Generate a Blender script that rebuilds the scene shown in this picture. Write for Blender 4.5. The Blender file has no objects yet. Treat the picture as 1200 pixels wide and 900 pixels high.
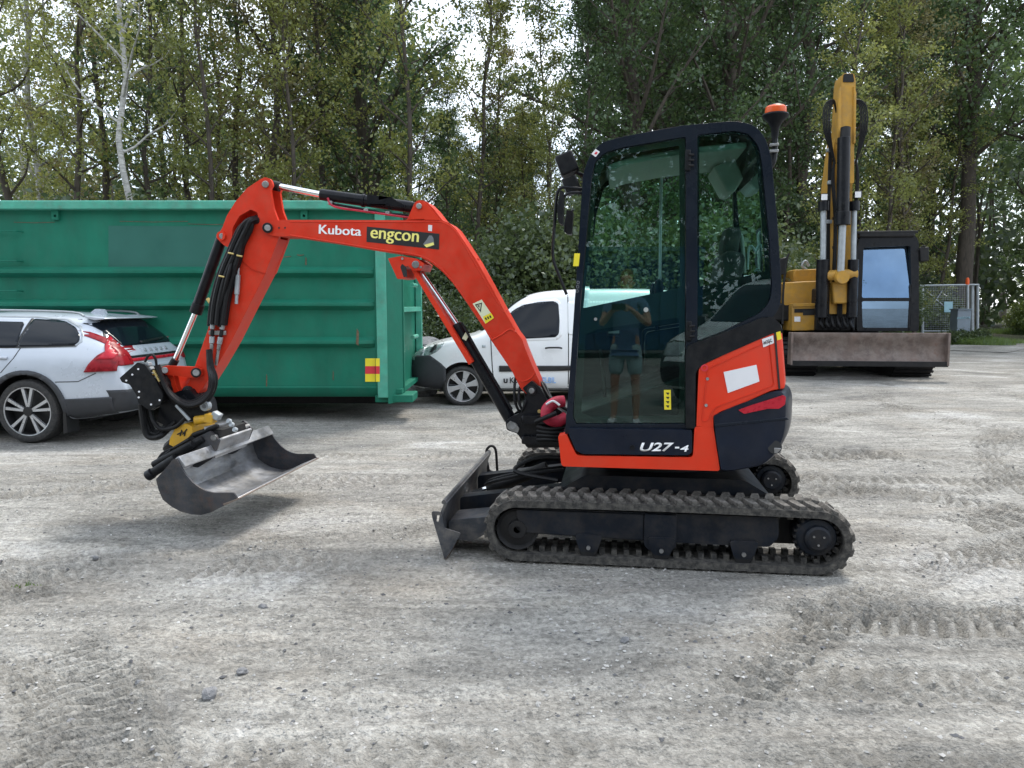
import bpy, bmesh, math, random
import numpy as np
from mathutils import Vector, Matrix, geometry, noise
from mathutils.bvhtree import BVHTree
R = math.radians
scene = bpy.context.scene
col = scene.collection
rng = random.Random(7)
nrg = np.random.default_rng(11)

# ---------------------------------------------------------------- camera
FPX, CH, PITCH = 880.0, 1.39, math.atan(92/880)
cd = bpy.data.cameras.new('camera'); cam = bpy.data.objects.new('camera', cd); col.objects.link(cam)
cd.sensor_width = 36; cd.lens = 36*FPX/1200; cd.clip_start = .05; cd.clip_end = 3000
cam.location = (0, 0, CH); cam.rotation_euler = (R(90)-PITCH, 0, 0)
scene.camera = cam

# ---------------------------------------------------------------- world, sun, exposure
SUN_EL, SUN_AZ = R(57), R(30)        # azimuth clockwise from +Y
w = bpy.data.worlds.new('World'); scene.world = w; w.use_nodes = True
nt = w.node_tree; bg = nt.nodes['Background']
sky = nt.nodes.new('ShaderNodeTexSky'); sky.sky_type = 'NISHITA'; sky.sun_disc = False
sky.sun_elevation = SUN_EL; sky.sun_rotation = SUN_AZ; sky.air_density = 1; sky.dust_density = 1.5
tc = nt.nodes.new('ShaderNodeTexCoord'); ns = nt.nodes.new('ShaderNodeTexNoise'); ns.inputs['Scale'].default_value = 2.2
ns.inputs['Detail'].default_value = 6; ns.inputs['Roughness'].default_value = .55
mp = nt.nodes.new('ShaderNodeMapping'); mp.inputs['Scale'].default_value = (1, 1, 2.2); mp.inputs['Location'].default_value = (3.1, .4, .2)
cr = nt.nodes.new('ShaderNodeValToRGB'); cr.color_ramp.elements[0].position = .36; cr.color_ramp.elements[1].position = .56
cr.color_ramp.elements[0].color = (.35,)*3+(1,); cr.color_ramp.elements[1].color = (.95,)*3+(1,)
mx = nt.nodes.new('ShaderNodeMix'); mx.data_type = 'RGBA'; mx.inputs[7].default_value = (7.1, 7.7, 8.4, 1)
nt.links.new(tc.outputs['Generated'], mp.inputs[0]); nt.links.new(mp.outputs[0], ns.inputs['Vector'])
nt.links.new(ns.outputs[0], cr.inputs[0]); nt.links.new(cr.outputs[0], mx.inputs[0])
nt.links.new(sky.outputs[0], mx.inputs[6]); nt.links.new(mx.outputs[2], bg.inputs[0])
bg.inputs[1].default_value = .13
sd = bpy.data.lights.new('sun', 'SUN'); sd.energy = 1.7; sd.angle = R(16); sd.color = (1, .95, .87)
sun = bpy.data.objects.new('sun', sd); col.objects.link(sun)
sdir = Vector((math.sin(SUN_AZ)*math.cos(SUN_EL), math.cos(SUN_AZ)*math.cos(SUN_EL), math.sin(SUN_EL)))
sun.rotation_euler = sdir.to_track_quat('Z', 'Y').to_euler(); sun.location = (0, 0, 30)
vs = scene.view_settings; vs.view_transform = 'Standard'; vs.look = 'None'; vs.gamma = 1; vs.exposure = 1.08
scene.render.film_transparent = False

# ---------------------------------------------------------------- helpers: pixels to places
def ray(px, py):
    u = (px-600)/FPX; v = (450-py)/FPX
    return Vector((u, math.cos(PITCH)+v*math.sin(PITCH), -math.sin(PITCH)+v*math.cos(PITCH)))
class Frame:
    def __init__(s, x, y, z, deg): s.o = Vector((x, y, z)); s.a = R(deg); s.M = Matrix.Rotation(-s.a, 3, 'Z')
    def P(s, px, py, y):
        d = s.M @ ray(px, py); o = s.M @ (Vector((0, 0, CH))-s.o); q = o+d*((y-o.y)/d.y); return (q.x, q.z)
    def L(s, pts, y): return [s.P(a, b, y) for a, b in pts]
    def V(s, px, py, y): a = s.P(px, py, y); return Vector((a[0], y, a[1]))
    def T(s, pts): return [s.V(*p) for p in pts]

# ---------------------------------------------------------------- materials
def inp(b, n, v):
    if n in b.inputs: b.inputs[n].default_value = v
def mat(name, c, rough=.5, metal=0, var=.18, scale=6, bump=0, dirt=0, dirtc=(.23, .21, .18), coat=0, spec=.5, stretch=(1, 1, 1), rust=0):
    m = bpy.data.materials.new(name); m.use_nodes = True; t = m.node_tree; N = t.nodes; b = N['Principled BSDF']; K = t.links.new
    inp(b, 'Roughness', rough); inp(b, 'Metallic', metal); inp(b, 'Coat Weight', coat); inp(b, 'Coat Roughness', .08); inp(b, 'Specular IOR Level', spec)
    co = N.new('ShaderNodeTexCoord'); mpn = N.new('ShaderNodeMapping'); mpn.inputs['Scale'].default_value = stretch; K(co.outputs['Object'], mpn.inputs[0])
    n = N.new('ShaderNodeTexNoise'); n.inputs['Scale'].default_value = scale; n.inputs['Detail'].default_value = 7; n.inputs['Roughness'].default_value = .62; K(mpn.outputs[0], n.inputs['Vector'])
    r = N.new('ShaderNodeValToRGB'); e = r.color_ramp.elements; e[0].position = .3; e[1].position = .7
    e[0].color = tuple(max(0, x*(1-var)) for x in c)+(1,); e[1].color = tuple(min(1, x*(1+var)) for x in c)+(1,)
    K(n.outputs[0], r.inputs[0]); out = r.outputs[0]
    def layer(out, sc, lo, hi, amt, colr):
        n2 = N.new('ShaderNodeTexNoise'); n2.inputs['Scale'].default_value = sc; n2.inputs['Detail'].default_value = 9; n2.inputs['Roughness'].default_value = .7; K(mpn.outputs[0], n2.inputs['Vector'])
        mr = N.new('ShaderNodeMapRange'); mr.inputs[1].default_value = lo; mr.inputs[2].default_value = hi; mr.inputs[4].default_value = amt; K(n2.outputs[0], mr.inputs[0])
        mm = N.new('ShaderNodeMix'); mm.data_type = 'RGBA'; mm.inputs[7].default_value = colr+(1,); K(mr.outputs[0], mm.inputs[0]); K(out, mm.inputs[6]); return mm.outputs[2], mr.outputs[0]
    if dirt: out, dm = layer(out, scale*1.7+2, .42, .72, dirt, dirtc)
    if rust: out, dm = layer(out, scale*.6+1.1, .58, .7, rust, (.14, .05, .025))
    K(out, b.inputs['Base Color'])
    rr = N.new('ShaderNodeMapRange'); rr.inputs[1].default_value = .3; rr.inputs[2].default_value = .7; rr.inputs[3].default_value = max(.02, rough-.08); rr.inputs[4].default_value = min(1, rough+.12)
    K(n.outputs[0], rr.inputs[0]); K(rr.outputs[0], b.inputs['Roughness'])
    if bump:
        bn = N.new('ShaderNodeTexNoise'); bn.inputs['Scale'].default_value = scale*8; bn.inputs['Detail'].default_value = 6; K(co.outputs['Object'], bn.inputs['Vector'])
        bb = N.new('ShaderNodeBump'); bb.inputs['Strength'].default_value = bump; bb.inputs['Distance'].default_value = .01; K(bn.outputs[0], bb.inputs['Height']); K(bb.outputs[0], b.inputs['Normal'])
    return m
def glassmat(name, tint, refl=1.0, ior=1.5, rough=.0, gc=(.9, .95, 1)):
    m = bpy.data.materials.new(name); m.use_nodes = True; t = m.node_tree; N = t.nodes; K = t.links.new
    N.remove(N['Principled BSDF']); o = N['Material Output']
    tr = N.new('ShaderNodeBsdfTransparent'); tr.inputs[0].default_value = tint+(1,)
    gl = N.new('ShaderNodeBsdfGlossy'); gl.inputs['Roughness'].default_value = rough; gl.inputs[0].default_value = gc+(1,)
    fr = N.new('ShaderNodeFresnel'); fr.inputs[0].default_value = ior
    ns_ = N.new('ShaderNodeTexNoise'); ns_.inputs['Scale'].default_value = 3; co = N.new('ShaderNodeTexCoord'); K(co.outputs['Object'], ns_.inputs['Vector'])
    ad = N.new('ShaderNodeMath'); ad.operation = 'MULTIPLY_ADD'; ad.inputs[1].default_value = .02; K(ns_.outputs[0], ad.inputs[0]); K(fr.outputs[0], ad.inputs[2])
    ms = N.new('ShaderNodeMixShader'); mu = N.new('ShaderNodeMath'); mu.operation = 'MULTIPLY'; mu.inputs[1].default_value = refl; mu.use_clamp = True
    K(ad.outputs[0], mu.inputs[0]); K(mu.outputs[0], ms.inputs[0]); K(tr.outputs[0], ms.inputs[1]); K(gl.outputs[0], ms.inputs[2]); K(ms.outputs[0], o.inputs[0])
    return m
M = {}
M['orange'] = mat('orange_red_paint', (.66, .036, .010), .36, var=.08, scale=3, dirt=.16, dirtc=(.38, .12, .07), spec=.3)
M['orange2'] = mat('orange_red_arm_paint', (.62, .032, .010), .4, var=.12, scale=7, dirt=.25, dirtc=(.30, .11, .07), spec=.28)
M['black'] = mat('black_paint', (.006, .007, .010), .3, var=.3, scale=5, dirt=.05, spec=.2)
M['blackm'] = mat('matt_black_plastic', (.008, .009, .011), .45, var=.3, scale=8, dirt=.06, spec=.16)
M['navy'] = mat('blue_black_paint', (.007, .011, .022), .34, var=.25, scale=4, dirt=.035, spec=.2)
M['cabpaint'] = mat('cab_frame_paint', (.006, .010, .018), .26, var=.15, scale=3, dirt=.02, spec=.22)
M['chassis'] = mat('dusty_chassis_paint', (.007, .010, .016), .42, var=.3, scale=5, dirt=.5, dirtc=(.05, .042, .034), spec=.2)
M['rubber'] = mat('dusty_track_rubber', (.035, .034, .033), .8, var=.3, scale=14, dirt=.8, dirtc=(.16, .148, .13), spec=.2, bump=.4)
M['lug'] = mat('worn_lug_rubber', (.07, .066, .06), .78, var=.4, scale=18, spec=.2, dirt=.85, dirtc=(.24, .22, .2), bump=.4)
M['tyre'] = mat('tyre_rubber', (.022, .022, .023), .75, var=.25, scale=20, dirt=.2, bump=.2)
M['hose'] = mat('hose_rubber', (.008, .008, .009), .45, var=.3, scale=30, bump=.3, spec=.22)
M['chrome'] = mat('chrome_rod', (.75, .76, .78), .12, 1, var=.05, scale=10)
M['steel'] = mat('worn_steel', (.30, .30, .30), .42, .8, var=.35, scale=14, dirt=.3, dirtc=(.15, .12, .1), bump=.2)
M['bucket'] = mat('worn_bucket_steel', (.30, .31, .33), .4, .7, var=.5, scale=5, dirt=.5, dirtc=(.36, .33, .28), bump=.25, stretch=(1, 1, 2.4))
M['bucketout'] = mat('dark_bucket_steel', (.05, .055, .065), .45, .5, var=.4, scale=7, dirt=.4, dirtc=(.16, .12, .09), bump=.2, rust=.3)
M['blade'] = mat('worn_blade_paint', (.05, .055, .065), .5, .3, var=.4, scale=7, dirt=.6, dirtc=(.2, .175, .15), bump=.2, rust=.3)
M['lip'] = mat('cutting_edge_steel', (.22, .17, .14), .5, .5, var=.4, scale=12, dirt=.4, rust=.4)
M['brass'] = mat('zinc_yellow_fitting', (.55, .42, .16), .35, .7, var=.3, scale=20)
M['yellow'] = mat('tiltrotator_yellow_paint', (.60, .33, .012), .4, var=.15, scale=9, dirt=.3)
M['catyel'] = mat('yellow_machine_paint', (.46, .25, .04), .5, var=.2, scale=3, dirt=.45, spec=.25, dirtc=(.22, .17, .11))
M['catblade'] = mat('rusty_blade_steel', (.13, .095, .08), .6, .2, var=.5, scale=2.6, dirt=.7, dirtc=(.24, .20, .18), rust=.6, bump=.2)
M['dark'] = mat('dark_steel', (.010, .010, .011), .55, .1, var=.4, scale=5, dirt=.15, dirtc=(.08, .07, .06), spec=.3)
M['green'] = mat('green_container_paint', (.012, .155, .098), .5, var=.22, scale=1.6, spec=.2, bump=.25, dirt=.35, dirtc=(.04, .125, .09), stretch=(1, 1, .5), rust=0)
M['greenlit'] = mat('scuffed_lit_green_paint', (.06, .34, .24), .5, var=.25, scale=4, dirt=.25, dirtc=(.2, .22, .2), rust=.35)  # paler than the walls: lit edges put into the colour, with scuffs and rust
M['greendark'] = mat('repainted_dark_green_patch', (.016, .12, .092), .48, var=.1, scale=2)
M['white'] = mat('white_car_paint', (.78, .79, .80), .3, var=.03, scale=2, coat=.5)
M['silver'] = mat('silver_white_car_paint', (.50, .54, .60), .3, .15, var=.03, scale=2, coat=.6)
M['carglass'] = mat('dark_car_glass', (.006, .009, .014), .04, var=.1, scale=2, spec=.25)
M['trim'] = mat('black_trim', (.012, .012, .013), .4, var=.2)
M['clad'] = mat('charcoal_cladding', (.035, .037, .042), .6, var=.2, scale=12)
M['alloy'] = mat('silver_alloy', (.55, .56, .58), .3, .7, var=.1)
M['redlens'] = mat('red_lamp_lens', (.24, .006, .012), .28, var=.4, scale=14, spec=.3)
M['redlens2'] = mat('bright_red_lens', (.45, .015, .03), .28, var=.2, scale=20, spec=.3)
M['clearlens'] = mat('headlamp_lens', (.30, .34, .34), .08, .3, var=.6, scale=22, coat=1)
M['orangelens'] = mat('orange_beacon_lens', (.72, .10, .015), .3, var=.15, spec=.4)
M['redsleeve'] = mat('red_sleeve', (.45, .02, .05), .5, var=.3, scale=25, bump=.5)
M['paper'] = mat('white_sticker', (.74, .74, .76), .5, var=.04, scale=5)
M['letter'] = mat('white_lettering', (.85, .85, .86), .45, var=.02)
M['letterb'] = mat('blue_lettering', (.22, .42, .75), .45, var=.02)
M['lettery'] = mat('yellow_lettering', (.88, .80, .22), .45, var=.02)
M['ink'] = mat('black_print', (.012, .012, .013), .5, var=.02)
M['stky'] = mat('yellow_sticker', (.80, .66, .03), .45, var=.05)
M['stkp'] = mat('pale_yellow_sticker', (.70, .72, .50), .45, var=.05)
M['stkr'] = mat('red_sticker', (.62, .03, .05), .45, var=.05)
M['seat'] = mat('seat_fabric', (.03, .033, .038), .8, var=.2, scale=30, bump=.2)
M['liner'] = mat('cab_headliner', (.34, .36, .34), .7, var=.08)
M['grey'] = mat('grey_plastic', (.16, .17, .18), .6, var=.15)
M['galv'] = mat('galvanised_steel', (.36, .39, .41), .5, .5, var=.2, scale=9)
M['cabinet'] = mat('grey_cabinet_paint', (.16, .20, .24), .5, var=.12, scale=3, dirt=.2)
M['bluesign'] = mat('pale_blue_sign', (.25, .42, .48), .5, var=.1)
M['bluebox'] = mat('blue_container_paint', (.006, .06, .15), .5, var=.12, scale=2)
M['skin'] = mat('skin', (.50, .28, .20), .5, var=.08, scale=6)
M['shirt'] = mat('blue_shirt', (.10, .20, .36), .8, var=.1, scale=8)
M['shorts'] = mat('pale_shorts', (.35, .50, .52), .8, var=.1, scale=8)
M['hair'] = mat('brown_hair', (.10, .055, .03), .7, var=.3, scale=40)
M['stone'] = mat('grey_stone', (.20, .20, .205), .85, var=.35, scale=22, bump=.6)
M['cabglass'] = glassmat('green_tinted_cab_glass', (.66, .86, .80), .64)
M['cabglass2'] = glassmat('inner_cab_glass', (.86, .93, .91), 1.0)
M['catglass'] = glassmat('cab_windscreen', (.16, .21, .24), 6.0, gc=(.50, .72, 1.0))  # blue sky reflection tinted into the gloss colour, mirroring boosted
M['bark'] = mat('grey_brown_bark', (.075, .062, .05), .9, var=.5, scale=5, bump=.6, stretch=(3, 3, .6))
M['birch'] = mat('white_birch_bark', (.50, .49, .46), .75, var=.25, scale=4, bump=.3, dirt=.8, dirtc=(.06, .055, .05), stretch=(1, 1, 3))
def leafmat(name, c1, c2, tr=.45):
    m = bpy.data.materials.new(name); m.use_nodes = True; t = m.node_tree; N = t.nodes; K = t.links.new
    N.remove(N['Principled BSDF']); o = N['Material Output']
    g = N.new('ShaderNodeNewGeometry'); r = N.new('ShaderNodeValToRGB'); e = r.color_ramp.elements
    e[0].color = c1+(1,); e[1].color = c2+(1,); oi = N.new('ShaderNodeObjectInfo')
    a = N.new('ShaderNodeMath'); a.operation = 'MULTIPLY_ADD'; a.inputs[1].default_value = .65
    K(g.outputs['Random Per Island'], a.inputs[0]); s = N.new('ShaderNodeMath'); s.operation = 'MULTIPLY'; s.inputs[1].default_value = .35
    K(oi.outputs['Random'], s.inputs[0]); K(s.outputs[0], a.inputs[2]); K(a.outputs[0], r.inputs[0])
    d = N.new('ShaderNodeBsdfDiffuse'); tl = N.new('ShaderNodeBsdfTranslucent'); gl = N.new('ShaderNodeBsdfGlossy'); gl.inputs['Roughness'].default_value = .35
    gl.inputs[0].default_value = (.8, .85, .9, 1)
    m1 = N.new('ShaderNodeMixShader'); m1.inputs[0].default_value = tr; m2 = N.new('ShaderNodeMixShader'); m2.inputs[0].default_value = .05
    hs = N.new('ShaderNodeHueSaturation'); hs.inputs['Value'].default_value = 1.7; hs.inputs['Hue'].default_value = .49; K(r.outputs[0], hs.inputs['Color'])
    K(r.outputs[0], d.inputs[0]); K(hs.outputs[0], tl.inputs[0]); K(d.outputs[0], m1.inputs[1]); K(tl.outputs[0], m1.inputs[2])
    K(m1.outputs[0], m2.inputs[1]); K(gl.outputs[0], m2.inputs[2]); K(m2.outputs[0], o.inputs[0]); return m
M['leaf_birch'] = leafmat('birch_leaves', (.10, .125, .035), (.29, .31, .085))
M['leaf_oak'] = leafmat('dark_oak_leaves', (.038, .075, .030), (.12, .18, .065), .42)
M['leaf_brown'] = leafmat('turning_leaves', (.12, .12, .045), (.28, .25, .10))
M['leaf_shrub'] = leafmat('shrub_leaves', (.034, .058, .022), (.11, .145, .055), .4)
M['leaf_bright'] = leafmat('bright_shrub_leaves', (.06, .10, .02), (.17, .21, .04))
M['grass'] = leafmat('grass_blades', (.05, .10, .02), (.14, .20, .05))

# ---------------------------------------------------------------- helpers: meshes and tags
def tag(o, label=None, cat=None, group=None, kind=None):
    if label: o['label'] = label
    if cat: o['category'] = cat
    if group: o['group'] = group
    if kind: o['kind'] = kind
    return o
def empty(name, fr, label, cat, group=None):
    o = bpy.data.objects.new(name, None); col.objects.link(o)
    if isinstance(fr, Frame): o.location = fr.o; o.rotation_euler = (0, 0, fr.a)
    else: o.location = fr
    o.empty_display_size = .2
    return tag(o, label, cat, group)
def link(name, me, m, parent=None):
    o = bpy.data.objects.new(name, me); col.objects.link(o)
    if m is not None and not me.materials: me.materials.append(m)
    if parent is not None: o.parent = parent
    return o
def finish(me, ang=35):
    me.polygons.foreach_set('use_smooth', [True]*len(me.polygons)); me.update()
    try: me.set_sharp_from_angle(angle=R(ang))
    except Exception: pass
class MB:
    def __init__(s): s.v = []; s.f = []
    def add(s, v, f):
        n = len(s.v); s.v += [tuple(p) for p in v]; s.f += [tuple(i+n for i in q) for q in f]; return s
    def box(s, c, d, rot=None):
        x, y, z = [q/2 for q in d]; vs_ = [Vector((a*x, b*y, e*z)) for a in (-1, 1) for b in (-1, 1) for e in (-1, 1)]
        if rot is not None: vs_ = [rot @ p for p in vs_]
        vs_ = [p+Vector(c) for p in vs_]
        return s.add(vs_, [(0, 1, 3, 2), (4, 6, 7, 5), (0, 4, 5, 1), (2, 3, 7, 6), (0, 2, 6, 4), (1, 5, 7, 3)])
    def prism(s, poly, y0, y1, holes=()):
        loops = [list(poly)]+[list(h) for h in holes]; allp = [p for l in loops for p in l]; n = len(allp)
        V = [(p[0], y0, p[1]) for p in allp]+[(p[0], y1, p[1]) for p in allp]; F = []
        tri = geometry.tessellate_polygon([[Vector((p[0], p[1], 0)) for p in l] for l in loops])
        for t in tri:
            a = [allp[i] for i in t]; ar = (a[1][0]-a[0][0])*(a[2][1]-a[0][1])-(a[2][0]-a[0][0])*(a[1][1]-a[0][1])
            if abs(ar) < 1e-10: continue
            if ar < 0: t = t[::-1]
            F.append(tuple(t)); F.append(tuple(i+n for i in t[::-1]))
        k = 0
        for li, l in enumerate(loops):
            m = len(l); A = sum(l[i][0]*l[(i+1) % m][1]-l[(i+1) % m][0]*l[i][1] for i in range(m))
            for i in range(m):
                a, b = k+i, k+(i+1) % m
                q = (b, a, a+n, b+n)
                if (A < 0) != (li > 0): q = q[::-1]
                F.append(q)
            k += m
        return s.add(V, F)
    def loft(s, rings, caps=True, closed=True):
        n = len(rings[0]); V = [p for r_ in rings for p in r_]; F = []
        for i in range(len(rings)-1):
            for j in range(n if closed else n-1):
                a, b = i*n+j, i*n+(j+1) % n; F.append((a, b, b+n, a+n))
        if caps and closed: F.append(tuple(range(n))[::-1]); F.append(tuple(range((len(rings)-1)*n, len(rings)*n)))
        return s.add(V, F)
    def cyl(s, p0, p1, r0, r1=None, n=16, caps=True):
        p0, p1 = Vector(p0), Vector(p1); r1 = r0 if r1 is None else r1; q = (p1-p0).to_track_quat('Z', 'Y')
        rs = [[p+q @ Vector((math.cos(2*math.pi*k/n)*r, math.sin(2*math.pi*k/n)*r, 0)) for k in range(n)] for p, r in ((p0, r0), (p1, r1))]
        return s.loft(rs, caps)
    def tube(s, pts, r, n=8, sub=5, smooth=True):
        pts = [Vector(p) for p in pts]
        if smooth and len(pts) > 2:
            q = []
            for i in range(len(pts)-1):
                a = pts[max(i-1, 0)]; b = pts[i]; c = pts[i+1]; d = pts[min(i+2, len(pts)-1)]
                for k in range(sub):
                    t = k/sub; q.append(.5*((2*b)+(c-a)*t+(2*a-5*b+4*c-d)*t*t+(3*b-a-3*c+d)*t**3))
            q.append(pts[-1]); pts = q
        rs = []; up = None
        for i, p in enumerate(pts):
            t = (pts[min(i+1, len(pts)-1)]-pts[max(i-1, 0)]).normalized()
            if up is None: up = t.orthogonal().normalized()
            up = (up-t*up.dot(t)).normalized(); sd_ = t.cross(up); rr = r(i/(len(pts)-1)) if callable(r) else r
            rs.append([p+up*math.cos(2*math.pi*k/n)*rr+sd_*math.sin(2*math.pi*k/n)*rr for k in range(n)])
        return s.loft(rs)
    def lathe(s, prof, c=(0, 0, 0), n=32, axis='y'):
        c = Vector(c); rs = []
        for r, h in prof:
            ring = []
            for k in range(n):
                a = 2*math.pi*k/n; u, v = math.cos(a)*r, math.sin(a)*r
                ring.append(c+(Vector((u, h, v)) if axis == 'y' else Vector((u, v, h)) if axis == 'z' else Vector((h, u, v))))
            rs.append(ring)
        return s.loft(rs, caps=False)
    def mesh(s, name):
        me = bpy.data.meshes.new(name); me.from_pydata(s.v, [], s.f); me.update()
        bm = bmesh.new(); bm.from_mesh(me); bmesh.ops.recalc_face_normals(bm, faces=bm.faces[:]); bm.to_mesh(me); bm.free()
        return me
    def build(s, name, m, parent=None, bevel=0, seg=2, ang=35, **kw):
        me = s.mesh(name); finish(me, ang); o = link(name, me, m, parent)
        if bevel:
            b = o.modifiers.new('bevel', 'BEVEL'); b.width = bevel; b.segments = seg; b.limit_method = 'ANGLE'; b.angle_limit = R(30); b.harden_normals = False
        return tag(o, **kw) if kw else o
def fillet(poly, r, seg=5, only=None):
    out = []; n = len(poly)
    for i in range(n):
        p = Vector(poly[i]); a = Vector(poly[i-1]); b = Vector(poly[(i+1) % n]); rr = r[i] if isinstance(r, (list, tuple)) else r
        da = (a-p); db = (b-p); l = min(rr, da.length*.48, db.length*.48)
        if l < 1e-4: out.append(tuple(p)); continue
        s0 = p+da.normalized()*l; s1 = p+db.normalized()*l
        for k in range(seg+1):
            t = k/seg; out.append(tuple(s0*(1-t)**2+p*2*t*(1-t)+s1*t*t))
    return out
def inset(poly, d):
    n = len(poly); A = sum(poly[i][0]*poly[(i+1) % n][1]-poly[(i+1) % n][0]*poly[i][1] for i in range(n)); s = 1 if A > 0 else -1; out = []
    for i in range(n):
        p = Vector(poly[i]); a = (p-Vector(poly[i-1])).normalized(); b = (Vector(poly[(i+1) % n])-p).normalized()
        na = Vector((-a.y, a.x))*s; nb = Vector((-b.y, b.x))*s; m_ = (na+nb); m_.normalize(); out.append(tuple(p+m_*d/max(.4, m_.dot(na))))
    return out
def copy_tree(o, parent=None):
    c = o.copy(); col.objects.link(c); c.parent = parent
    for ch in list(o.children): copy_tree(ch, c)
    return c
FONTCACHE = {}
def text(s, a, b, y, m, parent, name='lettering', hgt=None, shear=0, bold=.02, depth=.001, fat=0):
    """lettering from local point a to b (x,z) on the plane y, facing -y"""
    cu = bpy.data.curves.new(name, 'FONT'); cu.body = s; cu.offset = bold; cu.shear = shear; cu.extrude = 0; cu.resolution_u = 3
    o = bpy.data.objects.new('tmp', cu); me = bpy.data.meshes.new_from_object(o); bpy.data.objects.remove(o)
    co = np.empty(len(me.vertices)*3); me.vertices.foreach_get('co', co); co = co.reshape(-1, 3)
    x0, x1 = co[:, 0].min(), co[:, 0].max(); z0, z1 = co[:, 1].min(), co[:, 1].max()
    a = np.array(a); b = np.array(b); L = np.linalg.norm(b-a); d = (b-a)/L; u = np.array((-d[1], d[0])); k = L/(x1-x0)
    kz = k if hgt is None else hgt/(z1-z0)
    X = (co[:, 0]-x0)*k; Z = (co[:, 1]-(z0 if hgt else 0))*kz
    out = np.stack([a[0]+d[0]*X+u[0]*Z, np.full(len(X), y), a[1]+d[1]*X+u[1]*Z], 1); me.vertices.foreach_set('co', out.ravel()); me.update()
    if fat:
        bm = bmesh.new(); bm.from_mesh(me)
        for k_ in (-1, 1):
            m3 = me.copy(); m3.transform(Matrix.Translation((fat*k_, .0002*k_, 0))); bm.from_mesh(m3)
        bm.to_mesh(me); bm.free()
    o = link(name, me, m, parent); sm = o.modifiers.new('solid', 'SOLIDIFY'); sm.thickness = depth; sm.offset = 0; return o
def fastmesh(name, V, nper, m):
    """V: (n, nper, 3) separate polygons"""
    n = len(V); me = bpy.data.meshes.new(name); me.vertices.add(n*nper); me.vertices.foreach_set('co', V.reshape(-1).astype(np.float32))
    me.loops.add(n*nper); me.loops.foreach_set('vertex_index', np.arange(n*nper, dtype=np.int32))
    me.polygons.add(n); me.polygons.foreach_set('loop_start', np.arange(0, n*nper, nper, dtype=np.int32)); me.polygons.foreach_set('loop_total', np.full(n, nper, dtype=np.int32))
    me.update(calc_edges=True); me.validate(); me.materials.append(m); return me

# ---------------------------------------------------------------- ground
def sstep(t): t = np.clip(t, 0, 1); return t*t*(3-2*t)
def hashn(ix, iy, s): v = np.sin(ix*127.1+iy*311.7+s*74.7)*43758.5453; return v-np.floor(v)
def vnoise(x, y, s=0):
    ix, iy = np.floor(x), np.floor(y); fx, fy = x-ix, y-iy; fx = fx*fx*(3-2*fx); fy = fy*fy*(3-2*fy)
    a = hashn(ix, iy, s); b = hashn(ix+1, iy, s); c = hashn(ix, iy+1, s); d = hashn(ix+1, iy+1, s)
    return a+(b-a)*fx+(c-a)*fy+(a-b-c+d)*fx*fy
def fbm(x, y, oct=5, s=0, g=.5):
    t = 0; a = 1; n = 0
    for i in range(oct): t = t+a*(vnoise(x, y, s+i)-.5); n += a; a *= g; x = x*2.03+11.3; y = y*2.03+5.7
    return t/n*2
def ground_base(x, y): return -.045-.105*sstep((y-5.6)/2.6)*sstep((3.0-x)/3.5)
RUT = None
def arc(cx, cy, r, a0, a1, n=14): return [(cx+r*math.cos(R(a0+(a1-a0)*k/n)), cy+r*math.sin(R(a0+(a1-a0)*k/n))) for k in range(n+1)]
def tyre(x, y, pts, wd, per, slant, amp):
    """tread imprint in a band round a polyline"""
    best = np.full(x.shape, 9.); bs = np.zeros(x.shape); bt = np.zeros(x.shape); acc = 0
    for (x0, y0), (x1, y1) in zip(pts[:-1], pts[1:]):
        dx, dy = x1-x0, y1-y0; L = math.hypot(dx, dy); t = np.clip(((x-x0)*dx+(y-y0)*dy)/L/L, 0, 1)
        sgn = ((x-x0)*dy-(y-y0)*dx)/L; dist = np.hypot(x-x0-t*dx, y-y0-t*dy); m_ = dist < best
        best = np.where(m_, dist, best); bs = np.where(m_, sgn, bs); bt = np.where(m_, acc+t*L, bt); acc += L
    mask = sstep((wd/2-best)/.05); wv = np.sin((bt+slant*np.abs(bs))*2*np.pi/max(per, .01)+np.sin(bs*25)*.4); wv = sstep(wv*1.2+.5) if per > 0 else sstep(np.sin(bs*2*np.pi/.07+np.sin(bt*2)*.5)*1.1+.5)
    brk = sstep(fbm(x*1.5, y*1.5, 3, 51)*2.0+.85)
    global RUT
    if np.ndim(x) > 1: RUT = np.maximum(RUT if RUT is not None else np.zeros(x.shape), mask*brk*(1-wv)*.9+mask*.25)  # strongest in the grooves for painted crevice shade, weaker over the compacted band
    return mask*brk*(wv*amp-amp*.7)+sstep((.05-np.abs(best-wd/2-.02))/.05)*amp*.45*brk
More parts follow.
